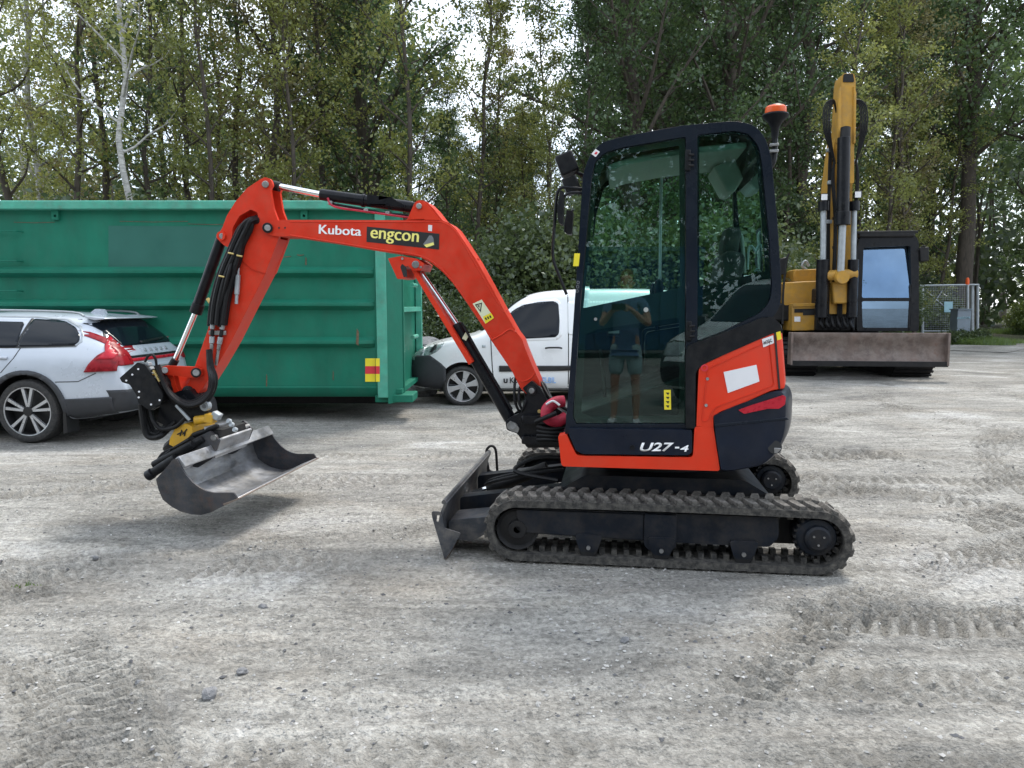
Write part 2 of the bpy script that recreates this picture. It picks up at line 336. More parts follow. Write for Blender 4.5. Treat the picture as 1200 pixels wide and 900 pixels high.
def ground_z(x, y, det=True):
    z = ground_base(x, y)
    if det:
        near = 1/(1+(y/9.)**2); z0_ = z
        z = z+fbm(x*.7, y*.7, 3, 3)*.03*near+fbm(x*3.1, y*5.5, 4, 9)*.02*near+fbm(x*17, y*26, 4, 21)*.010*near*(.45+sstep(fbm(x*1.3, y*1.3, 2, 77)+.5))
        f_ = fbm(x*9, y*13, 3, 31); z = z-np.clip(f_-.28, 0, 1)*.035*near
        z = z+tyre(x, y, [(-1.26, 2.0), (-1.58, 2.6), (-2.0, 3.1), (-2.6, 3.7)], .42, .06, .25, 1.25*0.025)
        z = z+tyre(x, y, [(-1.0, 2.0), (-1.25, 2.5), (-1.5, 2.9)], .12, .05, -.3, 0.022)
        z = z+tyre(x, y, [(1.3, 3.30), (2.2, 3.28), (3.6, 3.6), (7, 5)], .34, .085, .5, 0.043)
        z = z+tyre(x, y, [(.9, 2.75), (1.8, 2.72), (3.8, 3.0)], .30, .085, -.5, 0.018)
        z = z+tyre(x, y, [(2.4, 4.6), (4.0, 5.2), (7, 8), (8.6, 14)], .45, .14, .4, 0.047)
        z = z+tyre(x, y, [(1.5, 6.8), (4.6, 7.2), (9, 11)], .45, .14, -.4, 0.040)
        z = z+tyre(x, y, [(-3.4, 3.7), (-1.2, 4.05), (0, 3.9)], .3, .08, .4, 0.023)
        z = z+tyre(x, y, [(-5, 5.2), (-2, 6.2), (1, 6.3), (4, 6)], .35, .1, .2, 0.032)
        z = z+tyre(x, y, [(1.2, 5.6), (3.4, 5.7), (8, 8)], .30, .10, .5, .03)
        z = z+tyre(x, y, [(1.8, 4.0), (3.0, 4.1), (6, 5.4)], .28, .085, -.5, .03)
        z = z+tyre(x, y, [(-3.6, 3.0), (-2.9, 2.5), (-1.9, 2.25), (.2, 2.3), (2, 2.1)], .28, .08, .4, .012)
        for cx_, cy_, r_, a0, a1, w_, p_, sl, am in ((6.5, -2.5, 6.4, 55, 150, .34, 0, 0, .018), (6.5, -2.5, 7.7, 50, 140, .34, .09, .4, .022), (7.5, 13, 7.2, 190, 262, .36, 0, 0, .02), (7.5, 13, 8.7, 200, 275, .36, .10, .4, .026), (-2.0, 14.5, 8.5, 225, 300, .3, 0, 0, .016), (-3.5, 10.2, 6.2, 240, 318, .32, 0, 0, .016), (9.5, 4.5, 5.6, 130, 215, .30, 0, 0, .018), (11, 10, 5.5, 120, 240, .4, 0, 0, .025)):
            z = z+tyre(x, y, arc(cx_, cy_, r_, a0, a1), w_, p_, sl, am*1.5)
        z = z+tyre(x, y, [(-4, 7.4), (0, 7.6), (3, 8.6), (6, 11)], .35, .1, .2, 0.032)
        k_ = sstep((1.55-np.abs(x-.95))/.4)*sstep((1.2-np.abs(y-4.75))/.35); z = z*(1-k_)+(z0_-.012+(z-z0_)*.15)*k_
    return z
xs = np.arange(-4.4, 5.2, .022); g = [5.2]
while g[-1] < 700: g.append(g[-1]+max(.03, (g[-1]-4.9)*.07))
xs = np.concatenate([-np.array(g[::-1])+.8, xs, np.array(g)])
yl = [1.3]
while yl[-1] < 900: yl.append(yl[-1]+max(.014, .0042*yl[-1]**1.25 if yl[-1] < 30 else .09*(yl[-1]-18)))
yb = [1.3]
while yb[-1] > -300: yb.append(yb[-1]-max(.2, (1.5-yb[-1])*.12))
ys = np.array(yb[::-1][:-1]+yl)
GX, GY = np.meshgrid(xs, ys); GZ = ground_z(GX, GY); GZ = np.where(GY < 1.3, GZ*.5, GZ)
nx, ny = len(xs), len(ys); me = bpy.data.meshes.new('ground')
me.vertices.add(nx*ny); me.vertices.foreach_set('co', np.stack([GX, GY, GZ], -1).reshape(-1).astype(np.float32))
idx = np.arange(nx*ny).reshape(ny, nx); q = np.stack([idx[:-1, :-1], idx[:-1, 1:], idx[1:, 1:], idx[1:, :-1]], -1).reshape(-1, 4)
me.loops.add(q.size); me.loops.foreach_set('vertex_index', q.reshape(-1).astype(np.int32)); me.polygons.add(len(q))
me.polygons.foreach_set('loop_start', np.arange(0, q.size, 4, dtype=np.int32)); me.polygons.foreach_set('loop_total', np.full(len(q), 4, dtype=np.int32))
me.update(calc_edges=True); me.polygons.foreach_set('use_smooth', [True]*len(me.polygons))
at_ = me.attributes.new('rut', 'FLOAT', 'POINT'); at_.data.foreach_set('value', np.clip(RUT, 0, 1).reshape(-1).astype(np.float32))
def ground_mat():
    m = bpy.data.materials.new('crushed_stone_yard'); m.use_nodes = True; t = m.node_tree; N = t.nodes; K = t.links.new; b = N['Principled BSDF']; inp(b, 'Roughness', .9); inp(b, 'Specular IOR Level', .25)
    co = N.new('ShaderNodeTexCoord')
    def nz(sc, det=6, ro=.6, st=(1, 1, 1), dist=0):
        mp_ = N.new('ShaderNodeMapping'); mp_.inputs['Scale'].default_value = st; K(co.outputs['Object'], mp_.inputs[0])
        n = N.new('ShaderNodeTexNoise'); n.inputs['Scale'].default_value = sc; n.inputs['Detail'].default_value = det; n.inputs['Roughness'].default_value = ro; n.inputs['Distortion'].default_value = dist; K(mp_.outputs[0], n.inputs['Vector']); return n.outputs[0]
    def ramp(src, st):
        r = N.new('ShaderNodeValToRGB'); e = r.color_ramp.elements
        while len(e) < len(st): e.new(.5)
        for i, (p, c) in enumerate(st): e[i].position = p; e[i].color = c+(1,)
        K(src, r.inputs[0]); return r.outputs[0]
    def mix(a, b_, f, mode='MIX'):
        x = N.new('ShaderNodeMix'); x.data_type = 'RGBA'; x.blend_type = mode
        for s_, v in ((6, a), (7, b_)):
            if hasattr(v, 'links') or not isinstance(v, tuple): K(v, x.inputs[s_])
            else: x.inputs[s_].default_value = v+(1,)
        if isinstance(f, float): x.inputs[0].default_value = f
        else: K(f, x.inputs[0])
        return x.outputs[2]
    base = ramp(nz(.55, 8, .62, (1, 1.5, 1), .6), [(.32, (.185, .18, .17)), (.46, (.30, .288, .262)), (.57, (.38, .366, .335)), (.68, (.50, .49, .47))])
    warm = mix(base, (.30, .255, .20), ramp(nz(.9, 5, .6, (1, 2, 1)), [(.5, (0, 0, 0)), (.72, (.40,)*3)]))
    fine = ramp(nz(38, 9, .78), [(.33, (.38,)*3), (.46, (.88,)*3), (.56, (1.04,)*3), (.68, (1.35,)*3)])
    c = mix(warm, fine, 1.0, 'MULTIPLY')
    mid = ramp(nz(7, 8, .72, (1, 2.1, 1), .5), [(.34, (.66,)*3), (.47, (.96,)*3), (.66, (1.14,)*3)])
    c = mix(c, mid, 1.0, 'MULTIPLY')
    vo = N.new('ShaderNodeTexVoronoi'); vo.inputs['Scale'].default_value = 55; K(co.outputs['Object'], vo.inputs['Vector'])
    peb = ramp(vo.outputs['Color'], [(.2, (.72,)*3), (.8, (1.2,)*3)]); c = mix(c, peb, .6, 'MULTIPLY')
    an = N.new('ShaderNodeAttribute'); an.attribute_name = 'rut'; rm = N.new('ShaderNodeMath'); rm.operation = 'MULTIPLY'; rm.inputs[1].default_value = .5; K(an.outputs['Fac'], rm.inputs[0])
    c = mix(c, (.17, .16, .14), rm.outputs[0])  # groove shade painted into the ground colour, together with the compacted track tone
    stre = ramp(nz(2.2, 7, .7, (.22, 2.6, 1), 1.2), [(.36, (.74,)*3), (.5, (1.0,)*3), (.66, (1.18,)*3)]); c = mix(c, stre, .8, 'MULTIPLY')
    # woodland floor beyond the yard, from noise-edged distance
    sx = N.new('ShaderNodeSeparateXYZ'); K(co.outputs['Object'], sx.inputs[0])
    a = N.new('ShaderNodeMath'); a.operation = 'MULTIPLY_ADD'; a.inputs[1].default_value = 3.0; K(nz(.35, 5), a.inputs[0]); K(sx.outputs[1], a.inputs[2])
    x2 = N.new('ShaderNodeMapRange'); x2.inputs[1].default_value = 1; x2.inputs[2].default_value = 9; x2.inputs[3].default_value = 0; x2.inputs[4].default_value = -13; K(sx.outputs[0], x2.inputs[0])
    a2 = N.new('ShaderNodeMath'); a2.operation = 'ADD'; K(a.outputs[0], a2.inputs[0]); K(x2.outputs[0], a2.inputs[1])
    mr = N.new('ShaderNodeMapRange'); mr.inputs[1].default_value = 17.5; mr.inputs[2].default_value = 19.5; K(a2.outputs[0], mr.inputs[0])
    floor_ = ramp(nz(1.5, 6), [(.35, (.035, .03, .02)), (.6, (.05, .06, .025)), (.75, (.07, .06, .035))])
    K(mix(c, floor_, mr.outputs[0]), b.inputs['Base Color'])
    bp = N.new('ShaderNodeBump'); bp.inputs['Strength'].default_value = .8; bp.inputs['Distance'].default_value = .012
    ad = N.new('ShaderNodeMath'); ad.operation = 'ADD'; K(nz(45, 8, .75), ad.inputs[0])
    v2 = N.new('ShaderNodeTexVoronoi'); v2.inputs['Scale'].default_value = 80; K(co.outputs['Object'], v2.inputs['Vector']); K(v2.outputs['Distance'], ad.inputs[1]); K(ad.outputs[0], bp.inputs['Height'])
    b2 = N.new('ShaderNodeBump'); b2.inputs['Strength'].default_value = .6; b2.inputs['Distance'].default_value = .05; K(nz(9, 6, .65, (1, 1.8, 1)), b2.inputs['Height']); K(bp.outputs[0], b2.inputs['Normal'])
    K(b2.outputs[0], b.inputs['Normal']); return m
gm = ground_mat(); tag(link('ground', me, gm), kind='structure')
def gz(x, y): return float(ground_z(np.array([float(x)]), np.array([float(y)]))[0])
# loose gravel: nobody could count it
def pebbles(name, n, rmin, rmax, yr, seed, m, sharp=1.9):
    g_ = np.random.default_rng(seed); u = g_.random(n); y = yr[0]*(yr[1]/yr[0])**u; x = (g_.random(n)-.5)*2*(y*.78+.3)
    keep = fbm(x*1.4, y*1.4, 3, 5) > g_.random(n)*.9-.55; x, y = x[keep], y[keep]; n = len(x)
    r = rmin+(rmax-rmin)*g_.random(n)**4; z = ground_z(x, y)+r*.15
    base = np.array([(1, 0, 0), (0, 1, 0), (-1, 0, 0), (0, -1, 0), (0, 0, .8), (0, 0, -.6)], float)
    F = np.array([(0, 1, 4), (1, 2, 4), (2, 3, 4), (3, 0, 4), (1, 0, 5), (2, 1, 5), (3, 2, 5), (0, 3, 5)])
    P = base[None]*(.6+.8*g_.random((n, 6, 1)))*r[:, None, None]*np.array([1.15, .9, .75]); a = g_.random(n)*6.28; ca, sa = np.cos(a)[:, None], np.sin(a)[:, None]
    P = np.stack([P[..., 0]*ca-P[..., 1]*sa+x[:, None], P[..., 0]*sa+P[..., 1]*ca+y[:, None], P[..., 2]+z[:, None]], -1)
    return tag(link(name, fastmesh(name, P[:, F].reshape(-1, 3, 3), 3, m), m), 'loose grey gravel scattered over the dusty yard', 'gravel', kind='stuff')
M['pebble'] = mat('gravel_stone', (.33, .32, .305), .9, var=.5, scale=9)
pebbles('loose_gravel', 26000, .002, .012, (1.7, 13), 5, M['pebble'])
M['pebble_pale'] = mat('pale_gravel_stone', (.52, .51, .49), .9, var=.3, scale=9)
o_ = pebbles('pale_gravel', 5000, .002, .009, (1.7, 11), 6, M['pebble_pale']); o_['label'] = 'pale gravel chips scattered over the dusty yard'
M['pebble_dark'] = mat('dark_gravel_stone', (.10, .10, .105), .9, var=.4, scale=9)
o_ = pebbles('dark_gravel', 6000, .002, .012, (1.7, 11), 7, M['pebble_dark']); o_['label'] = 'dark gravel chips scattered over the dusty yard'
def rock(name, px, py, r, label, cat='stone', seed=1, m=None, group=None, flat=.8, sub=3, y=None):
    d = ray(px, py); t = CH/-d.z; p = d*t
    if y: p = d*(y/d.y)
    bm = bmesh.new(); bmesh.ops.create_icosphere(bm, subdivisions=sub, radius=1); o_ = Vector((seed*3.7, seed*1.3, 0))
    for v in bm.verts:
        k = 1+.35*noise.noise(v.co*1.1+o_)+.18*noise.noise(v.co*2.6+o_); v.co = Vector((v.co.x*k*1.15, v.co.y*k*.95, v.co.z*k*flat))*r
    me_ = bpy.data.meshes.new(name); bm.to_mesh(me_); bm.free(); finish(me_, 28); o = link(name, me_, m or M['stone'])
    o.location = (p.x, p.y, gz(p.x, p.y)+r*flat*.5); o.rotation_euler = (0, 0, seed); return tag(o, label, cat, group)
rock('stone', 245, 800, .027, 'largest fist-sized grey stone lying alone in the left foreground', seed=2, flat=.95)
rock('stone', 163, 782, .018, 'small pale stone left of the fist-sized stone in the foreground', seed=3)
rock('stone', 283, 771, .020, 'small pale stone just beyond the fist-sized stone in the foreground', seed=4)
rock('stone', 82, 827, .014, 'small grey stone by the tyre marks at the lower left', seed=5)
rock('stone', 308, 699, .018, 'little dark stone on the ridge of loose grit below the bucket', seed=6)
rock('stone', 732, 741, .018, 'little dark stone in front of the long rubber track', seed=7)
rock('stone', 900, 883, .012, 'tiny dark stone at the bottom edge right of centre', seed=8)
rock('stone', 112, 650, .016, 'small stone in the shade left of the tilted bucket', seed=9)

# ================================================================ KUBOTA-type mini excavator
K = Frame(.84, 4.0, 0, -8)
kx = empty('mini_excavator', K, 'orange red and black mini excavator with tall glazed cab and a grading bucket', 'mini excavator')
# ---- tracks
def belt_path(n, r, cx0=-.822, cx1=.800, cz=.130):
    L = cx1-cx0; tot = 2*L+2*math.pi*r; out = []
    for i in range(n):
        s = tot*i/n
        if s < L: p = (cx0+s, cz-r); t = (1, 0)
        elif s < L+math.pi*r: a = (s-L)/r-math.pi/2; p = (cx1+r*math.cos(a), cz+r*math.sin(a)); t = (-math.sin(a), math.cos(a))
        elif s < 2*L+math.pi*r: p = (cx1-(s-L-math.pi*r), cz+r+.006*math.sin(math.pi*(s-L-math.pi*r)/L)); t = (-1, 0)
        else: a = (s-2*L-math.pi*r)/r+math.pi/2; p = (cx0+r*math.cos(a), cz+r*math.sin(a)); t = (-math.sin(a), math.cos(a))
        out.append((p, t))
    return out
lug_me = None
def make_track(y0, side):
    t = MB().prism([p for p, _ in belt_path(120, .172)], y0, y0+.30, [[p for p, _ in belt_path(120, .134)]]).build('rubber_track', M['rubber'], kx, bevel=.006)
    global lug_me
    if lug_me is None:
        # chevron lug: along path s, across y, height h
        b = MB(); h = .020; A = [(-.028, .0), (.020, .0), (.058, .104), (.058, .138), (.006, .138), (-.002, .104)]
        top = [(s_*.72+.006, u*.94+.005) for s_, u in A]
        lo = [Vector((s_, u, -.004)) for s_, u in A]; hi = [Vector((s_, u, h)) for s_, u in top]
        b.loft([lo, hi]); lug_me = b.mesh('tread_lug'); finish(lug_me, 30); lug_me.materials.append(M['lug'])
    N_ = 54
    for row in (0, 1):
        for k, (p, tg) in enumerate(belt_path(N_*2, .172)):
            if k % 2 != row: continue
            o = bpy.data.objects.new('tread_lug', lug_me); col.objects.link(o); o.parent = t
            T = Vector((tg[0], 0, tg[1])); Nn = Vector((tg[1], 0, -tg[0])); Y = Vector((0, 1, 0)) if row == 0 else Vector((0, -1, 0))
            o.matrix_local = Matrix(((T.x, Y.x, Nn.x, p[0]), (T.y, Y.y, Nn.y, y0+(.010 if row == 0 else .290)), (T.z, Y.z, Nn.z, p[1]), (0, 0, 0, 1)))
    b = MB()   # inner drive cogs
    for k, (p, tg) in enumerate(belt_path(60, .134)):
        T = Vector((tg[0], 0, tg[1])); Nn = Vector((-tg[1], 0, tg[0])); r_ = Matrix((T, (0, 1, 0), Nn)).transposed()
        for yy in (.085, .215): b.box(Vector((p[0], y0+yy, p[1]))+Nn*.012, (.03, .05, .034), r_)
    o = b.build('drive_cog', M['rubber'], t); o['kind'] = 'stuff'
    MB().prism([(-.8, .24), (.8, .24), (.8, .06), (-.8, .06)], y0+.20, y0+.24).build('dark_track_filler', M['dark'], kx)  # added dark panel standing in for the shaded inside of the track
    # frame beam between the wheels
    yf = y0 if side > 0 else y0+.16
    fp = K.L([(604, 606), (903, 612), (905, 650), (872, 652), (820, 643), (700, 640), (606, 637), (602, 630)], y0)
    fp = [(-.83, .25), (.60, .25), (.605, .14), (.56, .085), (.22, .085), (-.8, .105), (-.835, .13)]
    MB().prism(fillet(fp, .02), y0+.045, y0+.255).build('track_frame', M['chassis'], kx, bevel=.006)
    MB().prism(fillet([(-.83, .242), (-.12, .242), (-.12, .10), (-.8, .115)], .012), y0+.030, y0+.05).build('side_plate', M['chassis'], kx, bevel=.004)
    MB().prism(fillet([(-.115, .246), (.06, .246), (.06, .07), (.03, .04), (-.08, .04), (-.115, .07)], .015), y0+.024, y0+.05).build('side_plate', M['chassis'], kx, bevel=.004)
    for x_ in (-.42, -.02, .42):
        MB().prism(fillet([(x_-.08, .12), (x_+.08, .12), (x_+.048, .018), (x_-.048, .018)], .03), y0+.018, y0+.05).build('roller_bracket', M['chassis'], kx, bevel=.003)
        MB().cyl((x_, y0+.02, .034), (x_, y0+.28, .034), .052, n=20).build('track_roller', M['dark'], kx, bevel=.004)
        MB().cyl((x_, y0+.006, .046), (x_, y0+.022, .046), .012, n=10).build('roller_bolt', M['steel'], kx)
    MB().cyl((-.04, y0+.05, .245), (-.04, y0+.25, .245), .032, n=16).build('top_roller', M['dark'], kx, bevel=.003)
    MB().lathe([(.02, .02), (.05, .02), (.055, .045), (.10, .05), (.118, .03), (.122, .08), (.122, .22), (.1, .25), (.02, .25)], (-.822, y0, .130), 28).build('idler_wheel', M['dark'], kx)
    b = MB()
    gear = []
    for k in range(22):
        for dr, da in ((.098, -.09), (.120, -.05), (.120, .05), (.098, .09)): a = 2*math.pi*k/22+da; gear.append((.80+dr*math.cos(a), .150+dr*math.sin(a)))
    MB().prism(gear, y0+.045, y0+.09).build('sprocket', M['dark'], kx)
    MB().lathe([(.0, -.002), (.055, -.002), (.068, .008), (.072, .030), (.098, .036), (.108, .05), (.108, .2), (0, .2)], (.80, y0, .150), 32).build('drive_motor', M['chassis'], kx)
    for k in range(3): a = 2*math.pi*k/3+.5; MB().cyl((.80+.03*math.cos(a), y0-.008, .150+.03*math.sin(a)), (.80+.03*math.cos(a), y0+.004, .150+.03*math.sin(a)), .006, n=8).build('hub_bolt', M['steel'], kx)
make_track(0, 1); before = set(kx.children); make_track(1.24, -1)
for o in set(kx.children)-before: o.location.z += .03
# ---- centre chassis, slew ring
MB().prism(fillet([(-.55, .18), (-.62, .30), (-.45, .40), (.45, .40), (.62, .30), (.55, .18)], .03), .27, 1.27).build('undercarriage_frame', M['chassis'], kx, bevel=.015)
MB().lathe([(.0, .36), (.37, .36), (.37, .42), (.34, .425), (.34, .47), (0, .47)], (0, .77, 0), 40, 'z').build('slew_ring', M['dark'], kx)
MB().tube([(-.62, .40, .33), (-.9, .5, .36), (-.75, .55, .44), (-.45, .6, .42)], .014).build('hose', M['hose'], kx)
# ---- dozer blade
def blade_prof(): 
    return [(-1.235, -.02), (-1.262, .06), (-1.268, .14), (-1.25, .20), (-1.218, .262), (-1.245, .285), (-1.278, .275), (-1.31, .20), (-1.305, .10), (-1.268, -.02)]
bl = MB().prism([(-1.225, .0), (-1.252, .07), (-1.255, .15), (-1.245, .21), (-1.22, .275), (-1.235, .282), (-1.262, .215), (-1.272, .15), (-1.268, .07), (-1.242, .0)], .0, 1.52).build('dozer_blade', M['blade'], kx, bevel=.003)
MB().prism([(-1.226, -.055), (-1.222, .03), (-1.236, .032), (-1.244, -.055)], .0, 1.52).build('cutting_edge', M['lip'], bl)
for yy in (-.012, 1.52):
    MB().prism(fillet([(-1.235, -.055), (-1.305, .19), (-1.31, .225), (-1.26, .225), (-1.245, .19), (-1.235, .13), (-1.14, .105), (-1.19, .01)], .012), yy, yy+.013,
        [fillet([(-1.283, .165), (-1.268, .165), (-1.262, .205), (-1.278, .205)], .004)]).build('blade_end_plate', M['blade'], bl, bevel=.002)
MB().tube([(-1.25, 1.50, .24), (-1.255, 1.50, .29), (-1.22, 1.49, .325), (-1.185, 1.49, .30), (-1.175, 1.49, .2), (-1.17, 1.49, .10)], .010).build('lifting_hoop', M['dark'], bl)
MB().cyl((-1.24, .0, .278), (-1.24, 1.52, .278), .013, n=10).build('top_pipe', M['blade'], bl)
for yy in (.42, 1.02):
    MB().prism(fillet([(-1.235, .06), (-1.235, .20), (-1.0, .235), (-.55, .30), (-.5, .2), (-1.0, .11)], .02), yy, yy+.10).build('push_arm', M['chassis'], kx, bevel=.006)
MB().cyl((-1.12, .77, .17), (-.72, .77, .33), .04, n=18).build('blade_cylinder', M['dark'], kx, bevel=.004)
MB().cyl((-1.235, .77, .13), (-1.10, .77, .18), .022, n=12).build('blade_cylinder_rod', M['chrome'], kx)
for i, yy in enumerate((.58, .66)):
    MB().tube([(-1.12, yy+.1, .22), (-1.05, yy, .27), (-.85, yy-.05, .33), (-.6, yy, .36)], .012).build('hose', M['hose'], kx)
MB().prism(fillet([(-1.24, .03), (-1.24, .14), (-1.0, .17), (-.96, .1), (-1.1, .02)], .02), .12, .34).build('blade_bracket', M['blade'], kx, bevel=.01)

# ---- upper structure
def yloft(poly, sts, name, m, parent, bevel=.0, **kw):
    """polygon in xz carried along y; sts = (y, rear bulge, vertical squeeze)"""
    xm = max(p[0] for p in poly); zc = sum(p[1] for p in poly)/len(poly); rs = []
    for y, bu, sq in sts: rs.append([Vector((p[0]+bu*sstep(np.array((p[0]-.28)/(xm-.28))).item(), y, zc+(p[1]-zc)*sq)) for p in poly])
    b = MB(); n = len(poly); b.loft(rs, caps=False)
    for ri, rev in ((0, 0), (len(rs)-1, 1)):
        tri = geometry.tessellate_polygon([[Vector((p.x, p.z, 0)) for p in rs[ri]]])
        b.add(rs[ri], [t if rev else t[::-1] for t in tri])
    me_ = b.mesh(name); bm = bmesh.new(); bm.from_mesh(me_); bmesh.ops.remove_doubles(bm, verts=bm.verts[:], dist=1e-5); bmesh.ops.recalc_face_normals(bm, faces=bm.faces[:]); bm.to_mesh(me_); bm.free()
    finish(me_, 40); o = link(name, me_, m, parent)
    if bevel: md = o.modifiers.new('bevel', 'BEVEL'); md.width = bevel; md.segments = 3; md.limit_method = 'ANGLE'; md.angle_limit = R(35)
    return tag(o, **kw) if kw else o
YS = .07
skirt = K.L([(654, 511), (664, 509), (670, 522), (676, 534), (812, 536), (814, 500), (836, 500), (844, 552), (658, 546.5)], YS)
MB().prism(fillet(skirt, [.008, .008, .01, .02, .02, .01, .005, .02, .02]), YS, YS+.10).build('side_skirt', M['orange'], kx, bevel=.010, seg=3)
MB().prism([(-.585, .50), (-.585, .66), (-.2, .66), (.32, .66), (.32, .49)], YS+.101, 1.46).build('deck_frame', M['black'], kx, bevel=.01)
sp = fillet(K.L([(666, 502), (811, 504), (811, 530), (806, 533.5), (683, 532), (675, 528), (667, 510)], YS-.006), .012)
MB().prism(sp, YS-.008, YS+.05).build('lower_side_panel', M['navy'], kx, bevel=.006, seg=3)
a, b_ = K.P(750, 529, YS-.011), K.P(790, 529, YS-.011)
text('U27', a, b_, YS-.0105, M['letter'], kx, 'model_lettering', hgt=.049, shear=.25, bold=.025)
text('4', K.P(797, 529.3, YS-.011), K.P(807, 529.3, YS-.011), YS-.0105, M['letter'], kx, 'model_lettering', hgt=.036, shear=.2, bold=.012)
MB().prism(K.L([(791, 523.5), (796, 523.5), (796, 525.5), (791, 525.5)], YS-.010), YS-.011, YS-.009).build('model_lettering', M['letter'], kx)
MB().cyl((K.P(741, 524, YS)[0], YS-.012, K.P(741, 524, YS)[1]), (K.P(741, 524, YS)[0], YS, K.P(741, 524, YS)[1]), .014, n=16).build('panel_lock', M['blackm'], kx)
# engine side cover: orange
cov = fillet(K.L([(816, 500), (819, 431), (828, 425), (905, 391), (916, 388), (921, 456), (912, 457), (880, 470), (843, 483), (836, 489), (836, 502)], YS), [.005, .02, .02, .02, .03, .02, .01, .01, .02, .01, .005])
yloft(cov, [(YS, -.03, .985), (YS+.02, 0, 1), (.35, .06, 1), (.77, .085, 1), (1.2, .06, 1), (1.47, 0, 1)], 'engine_cover', M['orange'], kx, .008)
rp = K.L([(829, 432), (902, 399), (908, 452), (838, 478), (829, 494), (822, 494)], YS-.004)
# recess line frame on the cover: thin raised rim
MB().prism(fillet(rp, .02), YS-.0045, YS+.004, [inset(fillet(rp, .02), .0035)]).build('cover_crease', M['orange2'], kx, bevel=.0015)
gp = K.L([(907, 389), (909.2, 388.6), (914.6, 455.5), (912.4, 456)], YS-.003)
MB().prism(gp, YS-.0035, YS+.004).build('cover_gap', M['ink'], kx)
# top trim and counterweight
tt = fillet(K.L([(804, 502), (804, 413), (806, 405), (880, 378), (893, 372), (905, 371), (915, 380), (916, 388), (905, 391), (828, 425), (819, 431), (815, 438), (815, 502)], YS-.004), .012)
MB().prism(tt, YS-.004, YS+.05).build('cover_trim', M['blackm'], kx, bevel=.008, seg=3)
hood = [K.P(806, 415, .12), K.P(806, 405, .12), K.P(893, 374, .12), K.P(915, 381, .12), K.P(917, 391, .12)]
yloft(fillet(hood, .02), [(.11, 0, 1), (.4, .06, 1), (.77, .085, 1), (1.2, .06, 1), (1.47, 0, 1)], 'hood', M['blackm'], kx, .01)
cw = fillet(K.L([(836, 487), (860, 476), (915, 457), (922, 459), (926, 470), (925, 503), (920, 520), (911, 535), (896, 547), (858, 553), (845, 552), (840, 520)], YS-.01), [.01, .02, .02, .02, .03, .06, .05, .05, .05, .03, .01, .02])
yloft(cw, [(YS-.012, -.05, .96), (YS-.002, -.02, .985), (YS+.03, 0, 1), (.35, .075, 1), (.77, .11, 1), (1.2, .075, 1), (1.5, -.02, .98)], 'counterweight', M['navy'], kx, .012)
MB().prism(K.L([(838, 497), (922, 489), (925, 492), (838, 501)], YS-.016), YS-.015, YS-.004).build('counterweight_step', M['cabpaint'], kx, bevel=.003)
MB().prism(fillet(K.L([(865, 480.5), (880, 475), (918, 463), (921, 465), (920, 474), (913, 479), (900, 479), (872, 485)], YS-.016), .006), YS-.0165, YS-.002).build('red_reflector', M['redlens2'], kx, bevel=.003)
MB().cyl(K.V(908, 524, YS-.018), K.V(908, 524, YS+.05), .036, n=24).build('towing_recess', M['ink'], kx)
MB().box(K.V(911, 528, YS-.02), (.035, .012, .03)).build('towing_lug', M['steel'], kx, bevel=.003)
MB().prism(K.L([(848, 436), (886.5, 427.5), (890, 447), (853, 460.5)], YS-.003), YS-.004, YS).build('blank_sticker', M['paper'], kx)
st = K.L([(893, 397.5), (906, 393), (907, 402), (894.5, 407)], YS-.004); MB().prism(st, YS-.0045, YS).build('small_sticker', M['paper'], kx)
text('ACGC', K.P(895, 404, YS), K.P(905, 400.3, YS), YS-.006, M['ink'], kx, 'sticker_lettering', hgt=.018, bold=.02)
MB().prism(K.L([(909.5, 389.5), (914.5, 388), (916, 397), (911, 399)], YS-.004), YS-.0045, YS+.002).build('yellow_sticker', M['stky'], kx)
c0 = K.V(825.5, 431, YS-.003)
MB().lathe([(.011, -.001), (.019, -.001), (.019, .002), (.011, .002), (.011, -.001)], c0, 20).build('round_emblem', M['stkr'], kx)
for q in ((829, 444), (827.5, 475)): MB().cyl(K.V(q[0], q[1], YS-.006), K.V(q[0], q[1], YS+.01), .0085, n=12).build('cover_bolt', M['steel'], kx)

# ---- cab
YC = .10
out = K.L([(662, 509), (669, 420), (677, 300), (683, 205), (690, 184), (704, 167), (730, 160), (800, 147), (862, 141.5), (884, 146), (897, 161), (904, 185), (911, 260), (916, 335), (915, 358), (905, 374), (880, 387), (830, 412), (816, 421), (813, 440), (812, 503), (720, 503)], YC)
out = fillet(out, [.01, 0, 0, .03, .03, .04, .03, 0, .05, .05, .05, .03, 0, .03, .04, .05, .04, .02, .03, .02, .01, 0], 3)
door_h = fillet(K.L([(675, 497), (671, 488), (681, 345), (693, 210), (697, 190), (708, 179), (728, 173), (804, 160), (804, 497)], YC), [.005, .015, 0, .02, .02, .02, .02, .015, .01], 4)
rear_h = fillet(K.L([(817, 158), (862, 153), (878, 157), (889, 170), (893, 190), (901, 270), (905, 335), (903, 352), (893, 366), (870, 378), (828, 399), (817, 402)], YC), [.02, .02, .02, .03, .03, 0, .02, .03, .04, .03, .01, .02], 4)
cab = MB().prism(out, YC, YC+.055, [door_h, rear_h]).build('cab_side_frame', M['cabpaint'], kx, bevel=.016, seg=4)
MB().prism(out, .97, 1.02, [fillet([(-.50, 1.28)]+K.L([(693, 230), (704, 190), (728, 180), (888, 163)], YC)+[(.48, 1.36)], .03, 4)]).build('cab_far_frame', M['cabpaint'], kx, bevel=.01)
